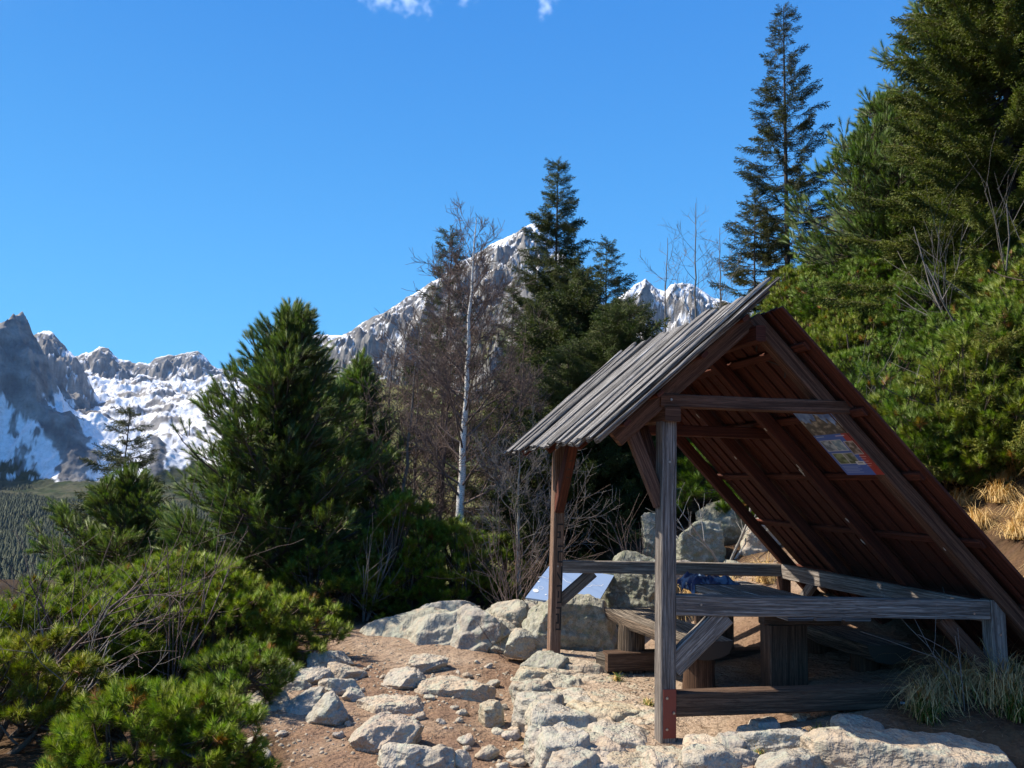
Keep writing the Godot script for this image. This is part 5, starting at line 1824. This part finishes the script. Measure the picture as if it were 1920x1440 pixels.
	for q in [[1.06, -7.35, 0.14], [1.2, -6.55, 0.12], [0.24, -5.95, 0.16], [0.32, -5.55, 0.15], [1.72, -5.32, 0.12]]:
		grass_clump("grass_tuft", "tiny grass tuft growing between the terrace stones", on_land(q[0], q[1]), 90, q[2], 0.45, int(q[1] * -97), "tiny grass tufts in the terrace", 0.8)
	for q in [[2.35, -9.75, 0.5], [2.7, -9.6, 0.5], [2.05, -9.6, 0.45], [3.2, -9.6, 0.5], [5.4, -8.0, 0.4], [6.1, -8.5, 0.45], [-0.3, -10.4, 0.4], [-0.8, -10.5, 0.4], [5.0, -9.2, 0.5], [5.5, -7.4, 0.4], [6.0, -7.8, 0.4], [5.2, -7.9, 0.35], [6.4, -8.2, 0.45], [5.7, -8.8, 0.4], [5.0, -7.2, 0.35], [5.3, -7.6, 0.4], [5.6, -7.7, 0.35], [5.9, -7.4, 0.4], [5.1, -8.4, 0.4], [5.45, -8.5, 0.4], [5.85, -8.25, 0.45], [6.2, -8.0, 0.4], [4.9, -8.8, 0.4], [5.3, -9.0, 0.4]]:
		grass_clump("grass_tussock", "bleached dry grass among the rocks on the slope", on_land(q[0], q[1]), 320, q[2], 0.97, int(q[0] * 53 - q[1] * 91), "bleached grass on the slope")
	# fallen needles and twigs
	rng.seed = 1800
	var g := Geo.new()
	g.tube(PackedVector3Array([Vector3(-0.5, 0, 0), Vector3(0, 0.03, 0.02), Vector3(0.5, 0, -0.02)]), PackedFloat32Array([0.02, 0.024, 0.014]), 3)
	var where := []
	var cols := []
	for k in 9000:
		var z := rng.randf_range(-4.6, -11.5)
		var x := rng.randf_range(-3.6, 4.2)
		if rng.randf() < 0.55 and x > -1.6 and x < 0.2:
			continue
		var s := 0.03 + 0.09 * pow(rng.randf(), 3.0)
		where.append(Transform3D(Basis(Vector3.UP, rng.randf() * TAU).scaled(Vector3(s, s * 0.9, s)), Vector3(x, land(x, z) + 0.004, z)))
		cols.append(Color(0.16, 0.085, 0.045).lerp(Color(0.30, 0.21, 0.13), rng.randf()))
	var li := many("needle_litter", g.mesh(mats.litter), where, cols, null)
	tag(li, "brown fallen needles and twigs strewn over the ground", "litter")
	li.set_meta("kind", "stuff")


func sky_cover() -> ImageTexture:
	# thin wisps high in the sky, the two that show in the picture and others like them all round
	var w := 4096
	var h := 2048
	var im := Image.create(w, h, false, Image.FORMAT_RGBA8)
	im.fill(Color(1, 1, 1, 0))
	var n := FastNoiseLite.new()
	n.seed = 61
	n.fractal_octaves = 6
	n.fractal_gain = 0.55
	n.frequency = 1.0
	var r := RandomNumberGenerator.new()
	r.seed = 62
	# [bearing, height, half width, half height] in degrees
	var wisps := [[-11.6, 33.8, 2.2, 0.95], [-9.3, 33.5, 2.0, 0.75], [-5.0, 34.2, 1.0, 0.5], [1.9, 34.0, 0.8, 0.75]]
	for k in 26:
		wisps.append([r.randf_range(25, 335), r.randf_range(34.5, 58), r.randf_range(1.5, 5.0), r.randf_range(0.8, 2.0)])
	for c in wisps:
		var x0 := int(fposmod(c[0] / 360.0, 1.0) * w)
		var y0 := int((90.0 - c[1]) / 180.0 * h)
		var rx := int(c[2] / 360.0 * w * 1.6)
		var ry := int(c[3] / 180.0 * h * 1.6)
		for y in range(y0 - ry, y0 + ry):
			for x in range(x0 - rx, x0 + rx):
				var q := Vector2(float(x - x0) / rx, float(y - y0) / ry)
				var a: float = ss(0.0, 1.3, 0.95 - q.length() * 1.25 + n.get_noise_2d(x * 0.05, y * 0.07) * 0.9)
				if a > 0.0:
					var xx := posmod(x, w)
					var old := im.get_pixel(xx, y).a
					im.set_pixel(xx, y, Color(1, 1, 1, maxf(old, clampf(a, 0, 1))))
	return ImageTexture.create_from_image(im)


func _ready() -> void:
	# camera
	var cam := Camera3D.new()
	cam.name = "camera"
	cam.fov = 53.35
	cam.near = 0.05
	cam.far = 9000.0
	cam.position = Vector3(0, 1.75, 0)
	cam.rotation = Vector3(0.1305, 0, 0.0314)
	add_child(cam)
	cam.current = true
	# sky and exposure
	var env := Environment.new()
	env.background_mode = Environment.BG_SKY
	var sky := Sky.new()
	var sm := ProceduralSkyMaterial.new()
	sm.sky_top_color = lin(0.015, 0.092, 0.305)
	sm.sky_horizon_color = lin(0.084, 0.305, 0.55)
	sm.sky_curve = 0.26
	sm.ground_bottom_color = lin(0.09, 0.09, 0.085)
	sm.ground_horizon_color = lin(0.16, 0.20, 0.25)
	sm.sun_angle_max = 40.0  # sun glow widened beyond the view, added to lift and whiten the shade
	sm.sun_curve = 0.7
	sm.sky_cover = sky_cover()
	sm.sky_cover_modulate = Color(0.53, 0.53, 0.53)
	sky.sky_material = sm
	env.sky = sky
	env.tonemap_mode = Environment.TONE_MAPPER_LINEAR
	env.tonemap_exposure = 2.45
	env.fog_enabled = true
	env.fog_density = 0.000022
	env.fog_light_color = Color(0.75, 0.85, 1.0)
	env.sdfgi_enabled = true
	env.ssao_enabled = true
	env.ssil_enabled = true
	var we := WorldEnvironment.new()
	we.name = "environment"
	we.environment = env
	add_child(we)
	# the sun stands high on the left, a little beyond the shelter
	var sun := DirectionalLight3D.new()
	sun.name = "sun"
	sun.light_energy = 1.05
	sun.light_color = Color(1.0, 0.955, 0.88)
	sun.light_angular_distance = 0.53
	sun.shadow_enabled = true
	add_child(sun)
	var towards := Vector3(-0.65, 0.74, -0.15).normalized()
	sun.look_at_from_position(Vector3.ZERO, -towards, Vector3.UP)

	soft_noise.seed = 4
	soft_noise.frequency = 0.02
	soft_noise.fractal_octaves = 4
	ridge_noise.seed = 9
	ridge_noise.frequency = 0.006
	ridge_noise.fractal_type = FastNoiseLite.FRACTAL_RIDGED
	ridge_noise.fractal_octaves = 5
	make_materials()
	print("materials ", Time.get_ticks_msec())
	build_ground()
	print("ground ", Time.get_ticks_msec())
	build_mountains()
	print("mountains ", Time.get_ticks_msec())
	build_forest()
	build_shelter()
	build_furniture()
	build_board()
	print("shelter ", Time.get_ticks_msec())
	build_stones()
	print("stones ", Time.get_ticks_msec())
	build_plants()
	print("plants ", Time.get_ticks_msec())
